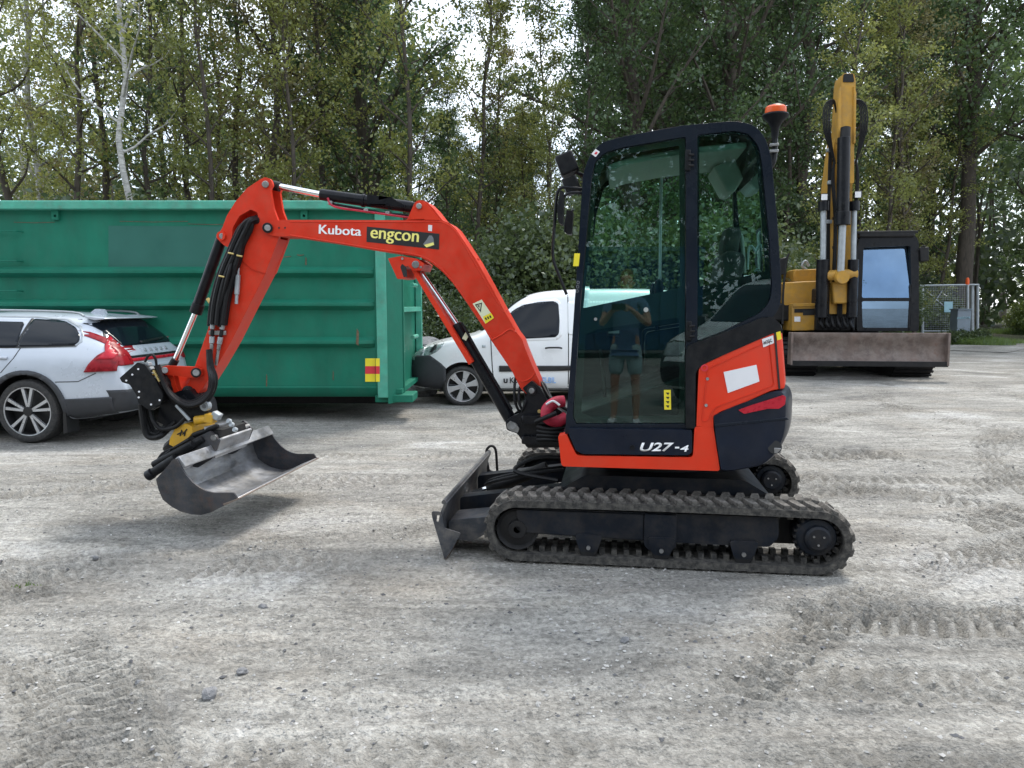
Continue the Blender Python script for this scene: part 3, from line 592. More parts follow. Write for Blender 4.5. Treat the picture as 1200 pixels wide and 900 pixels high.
# roof skin and back/front frames between the side frames
prof = K.L([(683, 205), (690, 184), (704, 167), (730, 160), (800, 147), (862, 141.5), (884, 146), (897, 161), (904, 185)], YC); prof = [(x, z-.012) for x, z in prof]
roof = MB(); rs = []
for y in (YC+.03, YC+.1, .55, .95, .995): rs.append([Vector((x, y, z+(.008 if .1 < y-.0 < .96 and y > .15 else 0))) for x, z in prof]+[Vector((x+(.02 if x < 0 else -.02), y, z-.05)) for x, z in prof[::-1]])
roof.loft(rs).build('cab_roof', M['cabpaint'], kx, bevel=.006)
hl = K.L([(712, 196), (735, 188), (800, 176), (880, 168)], YC); MB().prism(hl+[(x, z+.035) for x, z in hl[::-1]], .22, .90).build('headliner', M['liner'], kx, bevel=.01)
hl2 = K.L([(850, 175), (878, 163), (890, 190), (878, 208), (868, 208)], YC); MB().prism(hl2, .60, .94).build('rear_duct', M['liner'], kx, bevel=.01)
for zz, nm in ((1.50, 'rear_sill'), (2.20, 'rear_header')):
    x_ = .53 if zz < 2 else .46
    MB().box((x_, .56, zz), (.05, .84, .06)).build(nm, M['cabpaint'], kx, bevel=.01)
MB().box((-.53, .56, .72), (.06, .84, .12)).build('front_sill', M['cabpaint'], kx, bevel=.01)
MB().box((-.42, .56, 2.17), (.05, .84, .06)).build('front_header', M['cabpaint'], kx, bevel=.01)
# glass panes
MB().prism(inset(door_h, .004), YC+.018, YC+.024).build('door_glass', M['cabglass'], kx)
MB().prism(inset(rear_h, .004), YC+.016, YC+.022).build('rear_side_glass', M['cabglass'], kx)
rg = [(x, z) for x, z in K.L([(905, 340), (898, 200)], YC)]
MB().add([(rg[0][0]-.03, YC+.06, rg[0][1]), (rg[1][0]-.03, YC+.06, rg[1][1]), (rg[1][0]-.03, .965, rg[1][1]), (rg[0][0]-.03, .965, rg[0][1])], [(0, 1, 2, 3)]).build('rear_window', M['cabglass2'], kx)
fg = K.L([(667, 480), (686, 215)], YC)
MB().add([(fg[0][0]+.03, YC+.06, fg[0][1]), (fg[1][0]+.03, YC+.06, fg[1][1]), (fg[1][0]+.03, .965, fg[1][1]), (fg[0][0]+.03, .965, fg[0][1])], [(0, 1, 2, 3)]).build('windscreen', M['cabglass2'], kx)
# black printed borders inside the glass
YB = YC+.026
dwin = fillet(K.L([(683.5, 361), (693, 262), (703, 203), (716, 183), (796, 170), (797, 337.5)], YC+.026), [.005, 0, .03, .03, .01, .005], 4)
dlow = fillet(K.L([(681, 484), (686, 392), (700, 386), (796, 372), (796, 487), (690, 488)], YC+.026), [.02, .01, .01, .02, .02, .02], 4)
door = MB().prism(inset(door_h, .001), YB, YB+.006, [dwin, dlow]).build('door', M['ink'], kx)
MB().prism(inset(rear_h, .001), YB, YB+.006, [fillet(K.L([(819.5, 160), (860, 156), (876, 161), (886, 176), (897, 318), (819.5, 336)], YB), [.01, .02, .03, .03, .01, .01], 4)]).build('window_border', M['navy'], kx)
bl_ = K.L([(684, 361), (796, 338), (803, 338), (803, 378), (686, 392)], YB)
MB().prism(bl_, YB+.008, YB+.05).build('door_rail', M['blackm'], door, bevel=.006)
MB().prism(fillet(K.L([(690, 372), (722, 364), (724, 378), (692, 388)], YB), .008), YB+.002, YB+.009).build('handle_recess', M['ink'], door)
MB().cyl(K.V(757, 363, YB-.016), K.V(757, 363, YB+.012), .013, n=16).build('door_knob', M['liner'], door)
MB().cyl(K.V(698, 374, YB-.014), K.V(698, 374, YB+.012), .009, n=16).build('door_lock', M['steel'], door)
for q in ((806, 188), (807, 388)):
    p = K.V(*q, YC-.006); MB().box(p, (.03, .022, .11)).build('door_hinge', M['blackm'], kx, bevel=.006)
    for dz in (-.028, 0, .028): MB().cyl(p+Vector((.002, -.016, dz)), p+Vector((.03, -.004, dz)), .006, n=8).build('hinge_bolt', M['dark'], kx)
MB().prism(K.L([(778, 457), (786, 457), (786.5, 480), (778.5, 480)], YC+.015), YC+.0145, YC+.0175).build('warning_sticker', M['stky'], kx)
for k in range(4): MB().prism(K.L([(780, 460+k*5), (784.5, 460+k*5), (783, 463+k*5)], YC+.014), YC+.013, YC+.0145).build('pictogram', M['ink'], kx)
for q in ((664, 297, 6, 15, 'stky'), ): MB().prism(K.L([(q[0]-.5, q[1]), (q[0]+q[2], q[1]), (q[0]+q[2]-1.5, q[1]+q[3]), (q[0]-2, q[1]+q[3])], YC-.001), YC-.002, YC+.003).build('yellow_sticker', M['stky'], kx).location.x = .045
MB().prism(K.L([(693, 180.5), (698, 174.5), (703, 178), (698, 184)], YC-.001), YC-.003, YC+.003).build('small_sticker', M['paper'], kx)
MB().prism(K.L([(696.5, 180), (698.5, 177.5), (700.5, 179), (698.5, 181.5)], YC-.002), YC-.004, YC-.002).build('sticker_mark', M['stkr'], kx)
for k in range(3): MB().lathe([(.006, -.001), (.009, -.001), (.009, .001), (.006, .001)], K.V(677.5-k*.6, 331+k*5, YC-.001), 10).build('moulded_mark', M['grey'], kx)
MB().tube(K.T([(812, 503, YC-.002), (813, 430, YC-.004), (816, 420, YC-.004), (880, 389, YC-.004), (906, 374, YC-.002)]), .010, smooth=False, n=8).build('frame_seal', M['black'], kx)
# B pillar base shape behind the door
MB().prism(fillet(K.L([(818, 338), (900, 320), (902, 350), (892, 364), (868, 377), (828, 397), (818, 401)], YB), .01), YB+.007, YB+.012).build('opaque_lower_glass', M['navy'], kx)
MB().prism(K.L([(818, 342), (830, 362), (833, 398), (818, 404)], YC+.04), YC+.035, YC+.06).build('pillar_cover', M['blackm'], kx, bevel=.004)
# interior
MB().prism([(-.5, .68), (.47, .68), (.47, 1.0), (.3, 1.08), (-.5, .78)], .16, .96).build('cab_floor', M['blackm'], kx, bevel=.01)
wl = K.L([(676, 367), (797, 344), (905, 336)], .93); MB().prism([(wl[0][0], .7), wl[0], wl[1], wl[2], (wl[2][0], .9)], .93, .965).build('far_lower_panel', M['blackm'], kx)
seat = MB().box((.12, .55, 1.12), (.46, .48, .14)).build('seat_cushion', M['seat'], kx, bevel=.04, seg=3)
MB().box((.33, .55, 1.42), (.13, .44, .56), Matrix.Rotation(R(10), 3, 'Y')).build('seat_back', M['seat'], kx, bevel=.045, seg=3)
MB().box((.37, .55, 1.76), (.09, .24, .16), Matrix.Rotation(R(8), 3, 'Y')).build('headrest', M['seat'], kx, bevel=.03, seg=3)
for yy in (.27, .83):
    MB().prism(fillet([(-.12, 1.05), (-.12, 1.24), (.25, 1.30), (.3, 1.05)], .03), yy-.05, yy+.05).build('side_console', M['blackm'], kx, bevel=.012)
    MB().tube([(-.05, yy, 1.24), (-.07, yy, 1.36), (-.05, yy, 1.46)], .012).build('control_lever', M['black'], kx)
    MB().lathe([(0, 0), (.022, 0), (.028, .05), (.02, .1), (0, .11)], (-.05, yy, 1.43), 12, 'z').build('lever_grip', M['black'], kx)
for yy in (.48, .62): MB().tube([(-.34, yy, .72), (-.36, yy, 1.0), (-.38, yy, 1.12)], .009).build('travel_lever', M['black'], kx)
MB().box((-.30, .88, 1.24), (.09, .05, .12)).build('monitor', M['blackm'], kx, bevel=.01)
MB().box((-.30, .852, 1.25), (.07, .004, .08)).build('monitor_screen', M['grey'], kx)
MB().cyl((K.P(775, 205, .9)[0], .9, K.P(775, 205, .9)[1]), (K.P(773, 340, .9)[0], .9, K.P(773, 340, .9)[1]), .009, n=8).build('window_slide_bar', M['galv'], kx)
MB().tube(K.T([(872, 320, .5), (870, 290, .5), (868, 276, .5), (858, 274, .5), (850, 282, .5)]), .012).build('seat_belt', M['liner'], kx)
MB().tube(K.T([(884, 318, .35), (890, 310, .35), (884, 292, .35), (878, 290, .35), (876, 316, .35)]), .007).build('belt_anchor', M['galv'], kx)
# front lights, mirror, hand rail
def worklight(px, py, y, s=1.35):
    p = K.V(px, py, y); rot = Matrix.Rotation(R(-22), 3, 'Y')
    o = MB().box(p, (.075*s, .10*s, .085*s), rot).build('work_light', M['blackm'], kx, bevel=.012, seg=2)
    MB().box(p+rot @ Vector((-.039*s, 0, 0)), (.006, .085*s, .07*s), rot).build('light_lens', M['clearlens'], o, bevel=.003)
    MB().cyl(p+Vector((.02, 0, -.03)), p+Vector((.10, .03, -.06)), .010, n=8).build('light_bracket', M['black'], o)
worklight(665, 193, .22); worklight(670, 217, .60, 1.2)
MB().tube(K.T([(684, 222, .14), (668, 220, .12), (656, 221, .10), (652, 235, .10), (650, 262, .10), (648, 300, .10), (655, 322, .10), (664, 345, .12)]), .0085).build('hand_rail', M['black'], kx)
mr_ = K.L([(657, 224), (661, 226), (660, 264), (655, 262), (653, 246)], .1)
MB().prism(fillet(mr_, .008), .06, .17).build('mirror', M['blackm'], kx, bevel=.006)
MB().tube(K.T([(682, 226, .12), (668, 226, .1), (659, 232, .1)]), .008).build('mirror_arm', M['black'], kx)
MB().tube(K.T([(672, 246, .9), (664, 254, .9), (662, 272, .9)]), .008).build('mirror_arm', M['black'], kx)
MB().prism(fillet(K.L([(664, 246), (672, 248), (670, 275), (663, 274)], .9), .01), .88, .97).build('mirror', M['blackm'], kx, bevel=.006)
# beacon on the rear of the roof
bx = K.V(908, 155, .55)
MB().tube(K.T([(898, 200, .55), (906, 190, .55), (908, 170, .55), (908, 150, .55)]), .017).build('beacon_pole', M['black'], kx)
bcn = MB().lathe([(0, -.08), (.018, -.08), (.024, -.02), (.042, .014), (.068, .038), (.075, .05), (.072, .058), (.06, .062), (0, .062)], K.V(908.5, 146, .55), 28, 'z').build('beacon_base', M['blackm'], kx)
MB().lathe([(.058, .060), (.060, .066), (.058, .094), (.050, .102), (0, .104)], K.V(908.5, 146, .55), 28, 'z').build('beacon_lens', M['orangelens'], bcn)
MB().lathe([(.0, .112), (.03, .112), (.042, .108), (.048, .1)], K.V(908.5, 146, .55), 20, 'z').build('beacon_cap', M['blackm'], bcn)
for dz in (0, .035): MB().box(K.V(906, 178, .55)+Vector((0, -.02, dz)), (.05, .03, .016)).build('pole_clamp', M['steel'], kx, bevel=.003)

# ---- swing post and boom
Y0, Y1 = .60, .80
swp = fillet(K.L([(618, 462), (612, 455), (623, 446), (634, 455), (642, 472), (658, 482), (668, 500), (668, 524), (618, 525), (606, 508), (594, 504), (592, 494), (600, 488), (610, 484), (614, 470)], .55), .012)
MB().prism(swp, .55, .60).build('swing_post', M['black'], kx, bevel=.006)
MB().prism(swp, .80, .85).build('swing_post', M['black'], kx, bevel=.006)
MB().prism(fillet(K.L([(620, 470), (640, 475), (672, 490), (672, 524), (620, 524), (612, 500)], .6), .02), .60, .80).build('swing_core', M['dark'], kx, bevel=.006)
MB().cyl((-.80, .70, .50), (-.80, .70, .78), .075, n=24).build('swing_pin', M['dark'], kx, bevel=.006)
MB().prism([(-.86, .53), (-.86, .58), (-.4, .58), (-.4, .53)], .5, .9).build('swing_bracket', M['black'], kx, bevel=.01)
MB().prism([(-.86, .66), (-.86, .71), (-.4, .71), (-.4, .66)], .5, .9).build('swing_bracket', M['black'], kx, bevel=.01)
pp = fillet(K.L([(594, 497), (598, 493), (605, 496), (609, 502), (607, 507), (600, 505), (595, 502)], .545), .008)
MB().prism(pp, .535, .552).build('pin_keeper', M['steel'], kx, bevel=.003)
MB().cyl(K.V(601, 499, .53), K.V(601, 499, .87), .02, n=16).build('cylinder_pin', M['steel'], kx)
MB().cyl(K.V(623, 458, .535), K.V(623, 458, .865), .03, n=20).build('boom_pin', M['dark'], kx, bevel=.003)
MB().cyl(K.V(623, 458, .528), K.V(623, 458, .536), .018, n=16).build('pin_cap', M['steel'], kx, bevel=.002)
boomp = K.L([(311, 261), (329, 257.7), (352, 257.7), (477, 258), (482, 246), (486, 237), (491, 234.2), (499, 235.6), (508, 244.5), (519, 258.6), (526, 261), (534, 268), (544, 283), (559, 306), (574, 332.7), (592, 366), (605, 389), (612, 398), (615, 407), (623, 427), (632, 447), (633, 456), (628, 463), (618, 463), (610, 455), (600, 435), (575, 398), (559, 371), (545, 352), (530, 331), (518, 318), (504, 307), (490, 300.5), (470, 297.5), (446, 294.3), (390, 284.5), (340, 277), (325, 277), (314, 275), (309, 268)], Y0)
boom = MB().prism(fillet(boomp, .012, 2), Y0, Y1).build('boom', M['orange2'], kx, bevel=.009, seg=3)
# weld flange along the boom edges: raised rim on both faces
MB().prism(fillet(K.L([(455, 303), (470, 300), (488, 303), (497, 309), (494, 317), (484, 317), (478, 311), (474, 314), (476, 326), (466, 327), (462, 318)], Y0-.012), .006), Y0-.018, Y1+.018).build('cylinder_bracket', M['orange2'], boom, bevel=.004)
MB().prism(fillet(K.L([(471, 309), (476, 313), (477, 324), (473, 325), (469, 313)], Y0-.02), .003), Y0-.0185, Y0-.012).build('bracket_recess', M['ink'], boom)
for q in ((487, 310, .024, 'pin_cap'), (491, 241.5, .018, 'pin_cap')): 
    MB().cyl(K.V(q[0], q[1], Y0-.026), K.V(q[0], q[1], Y1+.026), q[2], n=20).build('pin_cap', M['steel'], boom, bevel=.003)
for q in ((471.5, 303), (493, 313)): MB().cyl(K.V(*q, Y0-.028), K.V(*q, Y0), .008, n=10).build('bolt', M['steel'], boom)
MB().prism(fillet(K.L([(478, 257), (484, 244), (489, 236), (498, 237), (506, 246), (516, 258)], Y0-.004), .01), Y0-.006, Y0+.01).build('ear_plate', M['orange'], boom, bevel=.003)
w1 = K.L([(577, 398), (588, 392), (597, 386), (604, 389)], Y0-.002); w1 = [Vector((p[0], Y0-.001, p[1])) for p in w1]
MB().tube(w1, .005).build('weld_bead', M['orange'], boom)
w2 = [Vector((*[K.P(a, b, Y0)[0]], Y0-.001, K.P(a, b, Y0)[1])) for a, b in ((604, 442), (612, 447), (622, 443), (627, 436))]
MB().tube(w2, .004).build('weld_bead', M['orange'], boom)
MB().tube(K.T([(340, 259.5, Y0), (477, 260, Y0), (500, 259.5, Y0), (519, 260.5, Y0), (532, 269, Y0), (545, 288, Y0), (590, 366, Y0)]), .0045, sub=3).build('weld_bead', M['orange'], boom)
MB().tube(K.T([(340, 275.5, Y0), (446, 292.5, Y0), (480, 297, Y0), (500, 303, Y0), (516, 314, Y0), (535, 336, Y0), (577, 398, Y0)]), .0045, sub=3).build('weld_bead', M['orange'], boom)
text('Kubota', K.P(374, 274, Y0), K.P(423, 276.5, Y0), Y0-.0022, M['letter'], boom, 'boom_lettering', hgt=.058, bold=.0, fat=.0022)
ep = K.L([(430, 265.5), (515, 274), (514.5, 292.5), (429.5, 283.5)], Y0); MB().prism(ep, Y0-.0018, Y0+.001).build('name_plate', M['ink'], boom)
text('engcon', K.P(434, 283.5, Y0), K.P(490, 288.5, Y0), Y0-.0032, M['lettery'], boom, 'plate_lettering', bold=.0, hgt=.078, fat=.0022)
lg = [K.P(a, b, Y0) for a, b in ((496, 286), (500, 281), (503, 276), (506, 276), (508, 279), (509, 286), (505, 289), (499, 289))]
MB().prism(lg, Y0-.003, Y0-.0019).build('plate_emblem', M['grey'], boom)
MB().prism([K.P(a, b, Y0) for a, b in ((497, 287), (508, 284), (509, 287), (500, 290))], Y0-.0042, Y0-.0031).build('plate_emblem', M['lettery'], boom)
MB().prism([K.P(a, b, Y0) for a, b in ((502, 263.5), (506.5, 264), (506.2, 271), (501.7, 270.5))], Y0-.002, Y0).build('small_sticker', M['paper'], boom)
ws = [(554, 356), (564.5, 351), (579, 372.5), (569, 379.5)]
MB().prism(K.L(ws, Y0), Y0-.002, Y0).build('warning_sticker', M['stkp'], boom)
MB().prism(K.L([(566, 371), (575.5, 366.5), (579, 372.5), (569, 379.5)], Y0), Y0-.003, Y0-.0021).build('sticker_band', M['stky'], boom)
tr_ = [(556.5, 357), (565, 354.5), (563.5, 366)]
MB().prism(K.L(tr_, Y0), Y0-.0032, Y0-.0022, [K.L([(558.2, 357.8), (563.7, 356.2), (562.6, 363.4)], Y0)]).build('warning_triangle', M['ink'], boom)
MB().prism(K.L([(559.5, 358), (562, 357.5), (562, 361)], Y0), Y0-.0031, Y0-.0022).build('pictogram', M['ink'], boom)
for k in range(3): MB().prism(K.L([(568+k*2.6, 372.5+(-k)*1.2), (569.6+k*2.6, 371.8-k*1.2), (571+k*2.6, 374.5-k*1.2), (569.5+k*2.6, 375.2-k*1.2)], Y0), Y0-.0042, Y0-.0031).build('pictogram', M['ink'], boom)
for q in ((327, 267), (334, 267)): MB().cyl(K.V(*q, Y0-.003), K.V(*q, Y0+.003), .006, n=8).build('bolt', M['ink'], boom)
for q in ((559, 305), (592, 365.5)): MB().box(K.V(*q, .7)+Vector((.004, 0, .004)), (.018, .05, .018)).build('hose_clip', M['orange'], boom, bevel=.003)
# boom cylinder with guard
YM = .70
MB().cyl(K.V(487, 311, YM), K.V(537, 384, YM), .023, n=20).build('boom_cylinder_rod', M['chrome'], kx)
MB().cyl(K.V(534, 380, YM), K.V(598, 491, YM), .041, n=24).build('boom_cylinder', M['black'], kx, bevel=.004)
MB().cyl(K.V(596, 487, YM), K.V(603, 502, YM), .034, n=16).build('cylinder_eye', M['black'], kx)
gd = K.L([(481, 316), (486, 314), (554, 424), (549, 428)], .60); MB().prism(gd, .61, .79).build('cylinder_guard', M['orange'], kx, bevel=.003)
MB().tube(K.T([(541, 378, .64), (560, 412, .64), (586, 456, .64), (600, 480, .64)]), .008, smooth=False).build('steel_pipe', M['black'], kx)
MB().box(K.V(546, 394, .655), (.03, .006, .05), Matrix.Rotation(R(30), 3, 'Y')).build('cylinder_label', M['stkp'], kx)
MB().tube(K.T([(606, 432, .7), (603, 452, .6), (604, 472, .58), (612, 486, .6), (622, 480, .62)]), .009).build('hose', M['hose'], kx)
MB().tube(K.T([(612, 446, .7), (608, 462, .57), (612, 480, .56), (630, 488, .6)]), .009).build('hose', M['hose'], kx)
MB().tube(K.T([(614, 452, .7), (616, 470, .54), (611, 484, .56)]), .007).build('hose', M['hose'], kx)
MB().tube(K.T([(634, 448, .7), (644, 466, .62), (654, 474, .6), (668, 482, .58)]), .011).build('hose', M['hose'], kx)
# red sleeved hose bundle and black hoses at the foot
MB().tube(K.T([(661, 470, .50), (650, 472, .48), (641, 480, .46), (642, 490, .46), (654, 494, .48), (664, 488, .5)]), .036, n=12).build('red_hose_sleeve', M['redsleeve'], kx)
MB().tube(K.T([(640, 474, .42), (648, 470, .425), (656, 475, .42)]), .007).build('cable_tie', M['paper'], kx)
MB().tube(K.T([(628, 494, .45), (640, 489, .40), (652, 484, .40)]), .014).build('grease_hose', M['hose'], kx)
for k in range(4): MB().tube(K.T([(630, 500+k*5, .5), (645, 503+k*4, .46), (668, 500+k*6, .5)]), .013).build('hose', M['hose'], kx)
MB().cyl(K.V(632, 482, .545), K.V(632, 482, .56), .012, n=10).build('fitting', M['brass'], kx)
# ---- dipper cylinder on top of the boom
MB().cyl(K.V(312, 215.5, YM), K.V(380, 229, YM), .021, n=20).build('dipper_cylinder_rod', M['chrome'], kx)
MB().cyl(K.V(376, 228, YM), K.V(484, 243, YM), .0375, n=24).build('dipper_cylinder', M['black'], kx, bevel=.004)
MB().cyl(K.V(425, 234.8, YM), K.V(428, 235.3, YM), .043, n=24).build('cylinder_band', M['black'], kx)
MB().cyl(K.V(480, 242.5, YM), K.V(493, 242, YM), .03, n=16).build('cylinder_eye', M['black'], kx)
MB().cyl(K.V(319, 217, YM), K.V(328, 219, YM), .032, n=20).build('rod_eye', M['dark'], kx, bevel=.003)
MB().tube(K.T([(390, 239, .68), (430, 246, .68), (450, 250, .68), (478, 252, .68)]), .008).build('steel_pipe', M['black'], kx)
MB().tube(K.T([(384, 232, .66), (392, 242, .66), (430, 248, .66), (480, 255, .66)]), .007).build('steel_pipe', M['redsleeve'], kx)
for q in ((388, 238), (430, 247), (455, 250)): MB().box(K.V(*q, .68), (.03, .05, .025)).build('pipe_clamp', M['steel'], kx, bevel=.004)
MB().prism(fillet(K.L([(430, 228), (458, 231), (474, 240), (474, 243), (430, 239)], .655), .006), .655, .67).build('cylinder_shroud', M['black'], kx, bevel=.003)
# ---- dipper arm
YA0, YA1 = .622, .778
slot = fillet(K.L([(273, 267), (281, 253), (294, 245.5), (302, 249), (303, 257), (293, 262), (283, 270), (276, 285), (272, 279)], YA0), .01)
top = K.L([(306, 209.8), (311, 207.5), (317.5, 210), (320, 217), (317, 222), (320.5, 244), (325, 256), (330, 268), (327, 279), (311, 320.7), (303, 318), (296, 316), (268, 290), (262, 287), (256, 281), (256, 274), (260.5, 268), (266, 253), (276, 236.7), (290, 220.3)], YA0)
top = fillet(top, .012, 3)
arm = MB().prism(top, YA0-.004, YA0+.022, [slot]).build('dipper_arm', M['orange2'], kx, bevel=.004)
MB().prism(top, YA1-.022, YA1+.004).build('far_cheek_plate', M['orange2'], arm, bevel=.004)
web = K.L([(262, 270), (268, 256), (278, 240), (291, 225), (305, 213), (309, 216), (295, 229), (282, 244), (272, 259), (266, 272)], YA0); MB().prism(web, YA0+.0225, YA1-.0225).build('top_web', M['orange2'], arm)
low = K.L([(268, 287), (300, 290), (327, 279), (311, 320.7), (292, 358), (271, 400), (253, 431), (237, 456), (230, 463), (219, 463), (215, 455), (222, 447), (228, 430), (243, 388), (256, 340)], YA0+.004)
MB().prism(fillet(low, .010, 2), YA0+.004, YA1-.004).build('arm_beam', M['orange2'], arm, bevel=.006)
MB().cyl(K.V(311, 216, YA0-.02), K.V(311, 216, YA1+.02), .022, n=20).build('arm_pin', M['steel'], arm, bevel=.003)
MB().cyl(K.V(313.5, 267, Y0-.025), K.V(313.5, 267, Y1+.025), .033, n=24).build('joint_pin', M['dark'], arm, bevel=.003)
MB().cyl(K.V(313.5, 267, Y0-.03), K.V(313.5, 267, Y0-.02), .02, n=16).build('pin_cap', M['steel'], arm, bevel=.002)
MB().cyl(K.V(260.5, 276.8, YA0-.02), K.V(260.5, 276.8, YA1+.02), .02, n=20).build('arm_pin', M['steel'], arm, bevel=.003)
MB().lathe([(.014, -.02), (.03, -.02), (.03, .01), (.014, .01)], K.V(260.5, 276.8, YA0), 20).build('pin_boss', M['orange'], arm)
# bucket cylinder
MB().cyl(K.V(260, 279, YM), K.V(229, 366, YM), .036, n=24).build('bucket_cylinder', M['black'], kx, bevel=.004)
MB().cyl(K.V(233, 356, YM), K.V(229, 367, YM), .041, n=24).build('cylinder_gland', M['blackm'], kx, bevel=.003)
MB().cyl(K.V(231, 362, YM), K.V(203, 428, YM), .019, n=20).build('bucket_cylinder_rod', M['chrome'], kx)
MB().cyl(K.V(206, 421, YM), K.V(198, 434, YM), .027, n=16).build('rod_eye', M['dark'], kx)
# hoses along the arm
h1 = [(303, 256), (293, 258), (285, 265), (276, 283), (270, 297), (260, 321), (252, 353), (249, 380)]
for k, (dx, dy, yy, r_) in enumerate(((0, 0, .585, .020), (5, 1, .575, .018), (-4, 2, .60, .015), (9, 3, .59, .017))):
    MB().tube(K.T([(a+dx*(.25 if i < 2 else 1), b+dy, .64 if i == 0 else yy) for i, (a, b) in enumerate(h1)]), r_).build('hose', M['hose'], kx)
h2 = [(301, 255), (292, 262), (284, 280), (279, 302), (273, 321), (268, 339), (265, 353), (261, 381)]
MB().tube(K.T([(a, b, .64 if i == 0 else .58) for i, (a, b) in enumerate(h2)]), .019).build('hose', M['hose'], kx)
MB().tube(K.T([(a+3, b, .64 if i == 0 else .60) for i, (a, b) in enumerate(h2)]), .015).build('hose', M['hose'], kx)
MB().tube(K.T([(274, 300, .6), (268, 320, .55), (262, 345, .57), (254, 372, .58)]), .012).build('hose', M['hose'], kx)
for q in ((270, 297), (280, 300), (259, 324)): MB().cyl(K.V(q[0]-2.5, q[1]-.8, .55), K.V(q[0]+4, q[1]+.6, .55), .006, n=6).build('hose_clamp', M['brass'], kx)
MB().cyl(K.V(279, 322, .60), K.V(277.5, 345, .60), .017, n=14).build('quick_coupling', M['galv'], kx, bevel=.003)
MB().cyl(K.V(279.6, 313, .60), K.V(279, 324, .60), .008, n=10).build('quick_coupling', M['galv'], kx)
MB().cyl(K.V(277.6, 344, .60), K.V(277, 356, .60), .011, n=10).build('quick_coupling', M['galv'], kx)
MB().cyl(K.V(243, 350, .62), K.V(249, 358, .62), .012, n=10).build('fitting', M['brass'], kx)
for a, b in (((249, 380), (247.5, 426)), ((261, 380), (253, 428))):
    for t0, t1, r_, mm in ((0, .12, .016, 'galv'), (.13, .30, .012, 'dark'), (.31, .48, .017, 'galv'), (.49, .62, .013, 'steel'), (.63, 1, .010, 'steel')):
        p0 = K.V(*a, .595); p1 = K.V(*b, .605); MB().cyl(p0.lerp(p1, t0), p0.lerp(p1, t1), r_, n=12).build('quick_coupling', M[mm], kx, bevel=.002)
MB().box(K.V(255, 390, .61), (.12, .02, .03)).build('coupling_clamp', M['steel'], kx, bevel=.004)
# link bars
def plate(name, px, y0, y1, m, parent=kx, fr=.006, bev=.003, holes=()):
    return MB().prism(fillet(K.L(px, y0), fr), y0, y1, [K.L(h, y0) for h in holes]).build(name, m, parent, bevel=bev)
plate('tipping_link', [(190, 430), (194, 428.5), (230, 430), (236, 433), (236, 440), (230, 443.5), (194, 439), (189, 437)], .595, .618, M['orange2'])
plate('tipping_link', [(190, 430), (194, 428.5), (230, 430), (236, 433), (236, 440), (230, 443.5), (194, 439), (189, 437)], .782, .805, M['orange2'])
MB().cyl(K.V(229.7, 436.8, .575), K.V(229.7, 436.8, .825), .033, n=22).build('link_pin', M['dark'], kx, bevel=.003)
MB().cyl(K.V(229.7, 436.8, .570), K.V(229.7, 436.8, .577), .022, n=18).build('pin_cap', M['steel'], kx, bevel=.002)
MB().cyl(K.V(193, 434, .575), K.V(193, 434, .825), .022, n=20).build('link_pin', M['steel'], kx, bevel=.003)
plate('bucket_link', [(191, 434), (199, 438), (208.7, 440), (211, 450.6), (216, 464), (205, 466), (196.4, 451)], .63, .77, M['orange2'], bev=.008)
plate('link_rib', [(199, 439), (203, 440), (206, 452), (211, 464), (207, 465), (201, 452)], .622, .632, M['orange'])
MB().cyl(K.V(220, 458.5, .60), K.V(220, 458.5, .80), .037, n=22).build('arm_tip_pin', M['black'], kx, bevel=.004)
MB().cyl(K.V(220, 458.5, .592), K.V(220, 458.5, .602), .014, n=12).build('pin_cap', M['steel'], kx)
# ---- tiltrotator
plate('coupler_frame', [(196, 464), (210, 458), (222, 456), (228, 464), (234, 474), (236, 486), (230, 493), (214, 494), (196, 500), (184, 494), (187, 476)], .57, .78, M['black'], bev=.01)
plate('coupler_cheek', [(200, 470), (214, 463), (222, 470), (236, 470), (244, 476), (244, 483), (234, 488), (224, 486), (212, 480), (200, 482)], .55, .57, M['blackm'])
sh = plate('hose_shield', [(161, 424.6), (140, 443), (143, 448), (151.7, 450.6), (160, 463), (162, 472), (175, 481), (188, 474), (191, 463.6), (183.4, 447.7), (170.4, 428)], .46, .475, M['blackm'], fr=.008)
plate('hose_shield', [(163, 424.6), (144, 443), (147, 448), (155, 450.6), (163, 463), (165, 472), (178, 481), (191, 474), (194, 463.6), (186, 447.7), (173, 428)], .78, .80, M['blackm'], fr=.008)
plate('valve_block', [(166, 430), (150, 444), (160, 452), (168, 470), (178, 477), (188, 470), (186, 452), (174, 432)], .48, .77, M['dark'])
for q in ((162, 432.5), (155, 439), (163, 459), (162.5, 465.7), (177, 474), (187, 469), (148, 446)): MB().cyl(K.V(*q, .452), K.V(*q, .462), .0065, n=10).build('bolt', M['paper'], sh)
for q, s_ in (((174, 427), .018), ((177, 432), .016), ((180, 438), .015), ((183, 443), .014), ((170, 425), .014)):
    MB().box(K.V(*q, .50), (s_*1.6, .04, s_*1.3), Matrix.Rotation(rng.uniform(-.7, .7), 3, 'Y')).build('valve_fitting', M['galv'], kx, bevel=.003)
MB().box(K.V(177, 439, .48), (.035, .03, .024), Matrix.Rotation(.6, 3, 'Y')).build('valve_fitting', M['yellow'], kx, bevel=.004)
MB().cyl(K.V(180, 434, .47), K.V(187, 447, .47), .008, n=8).build('valve_fitting', M['brass'], kx)
MB().tube(K.T([(170, 424, .48), (173, 418, .48), (178, 415.5, .48), (182, 420, .48), (184, 430, .49), (190, 443, .50)]), .0085).build('hose', M['hose'], kx)
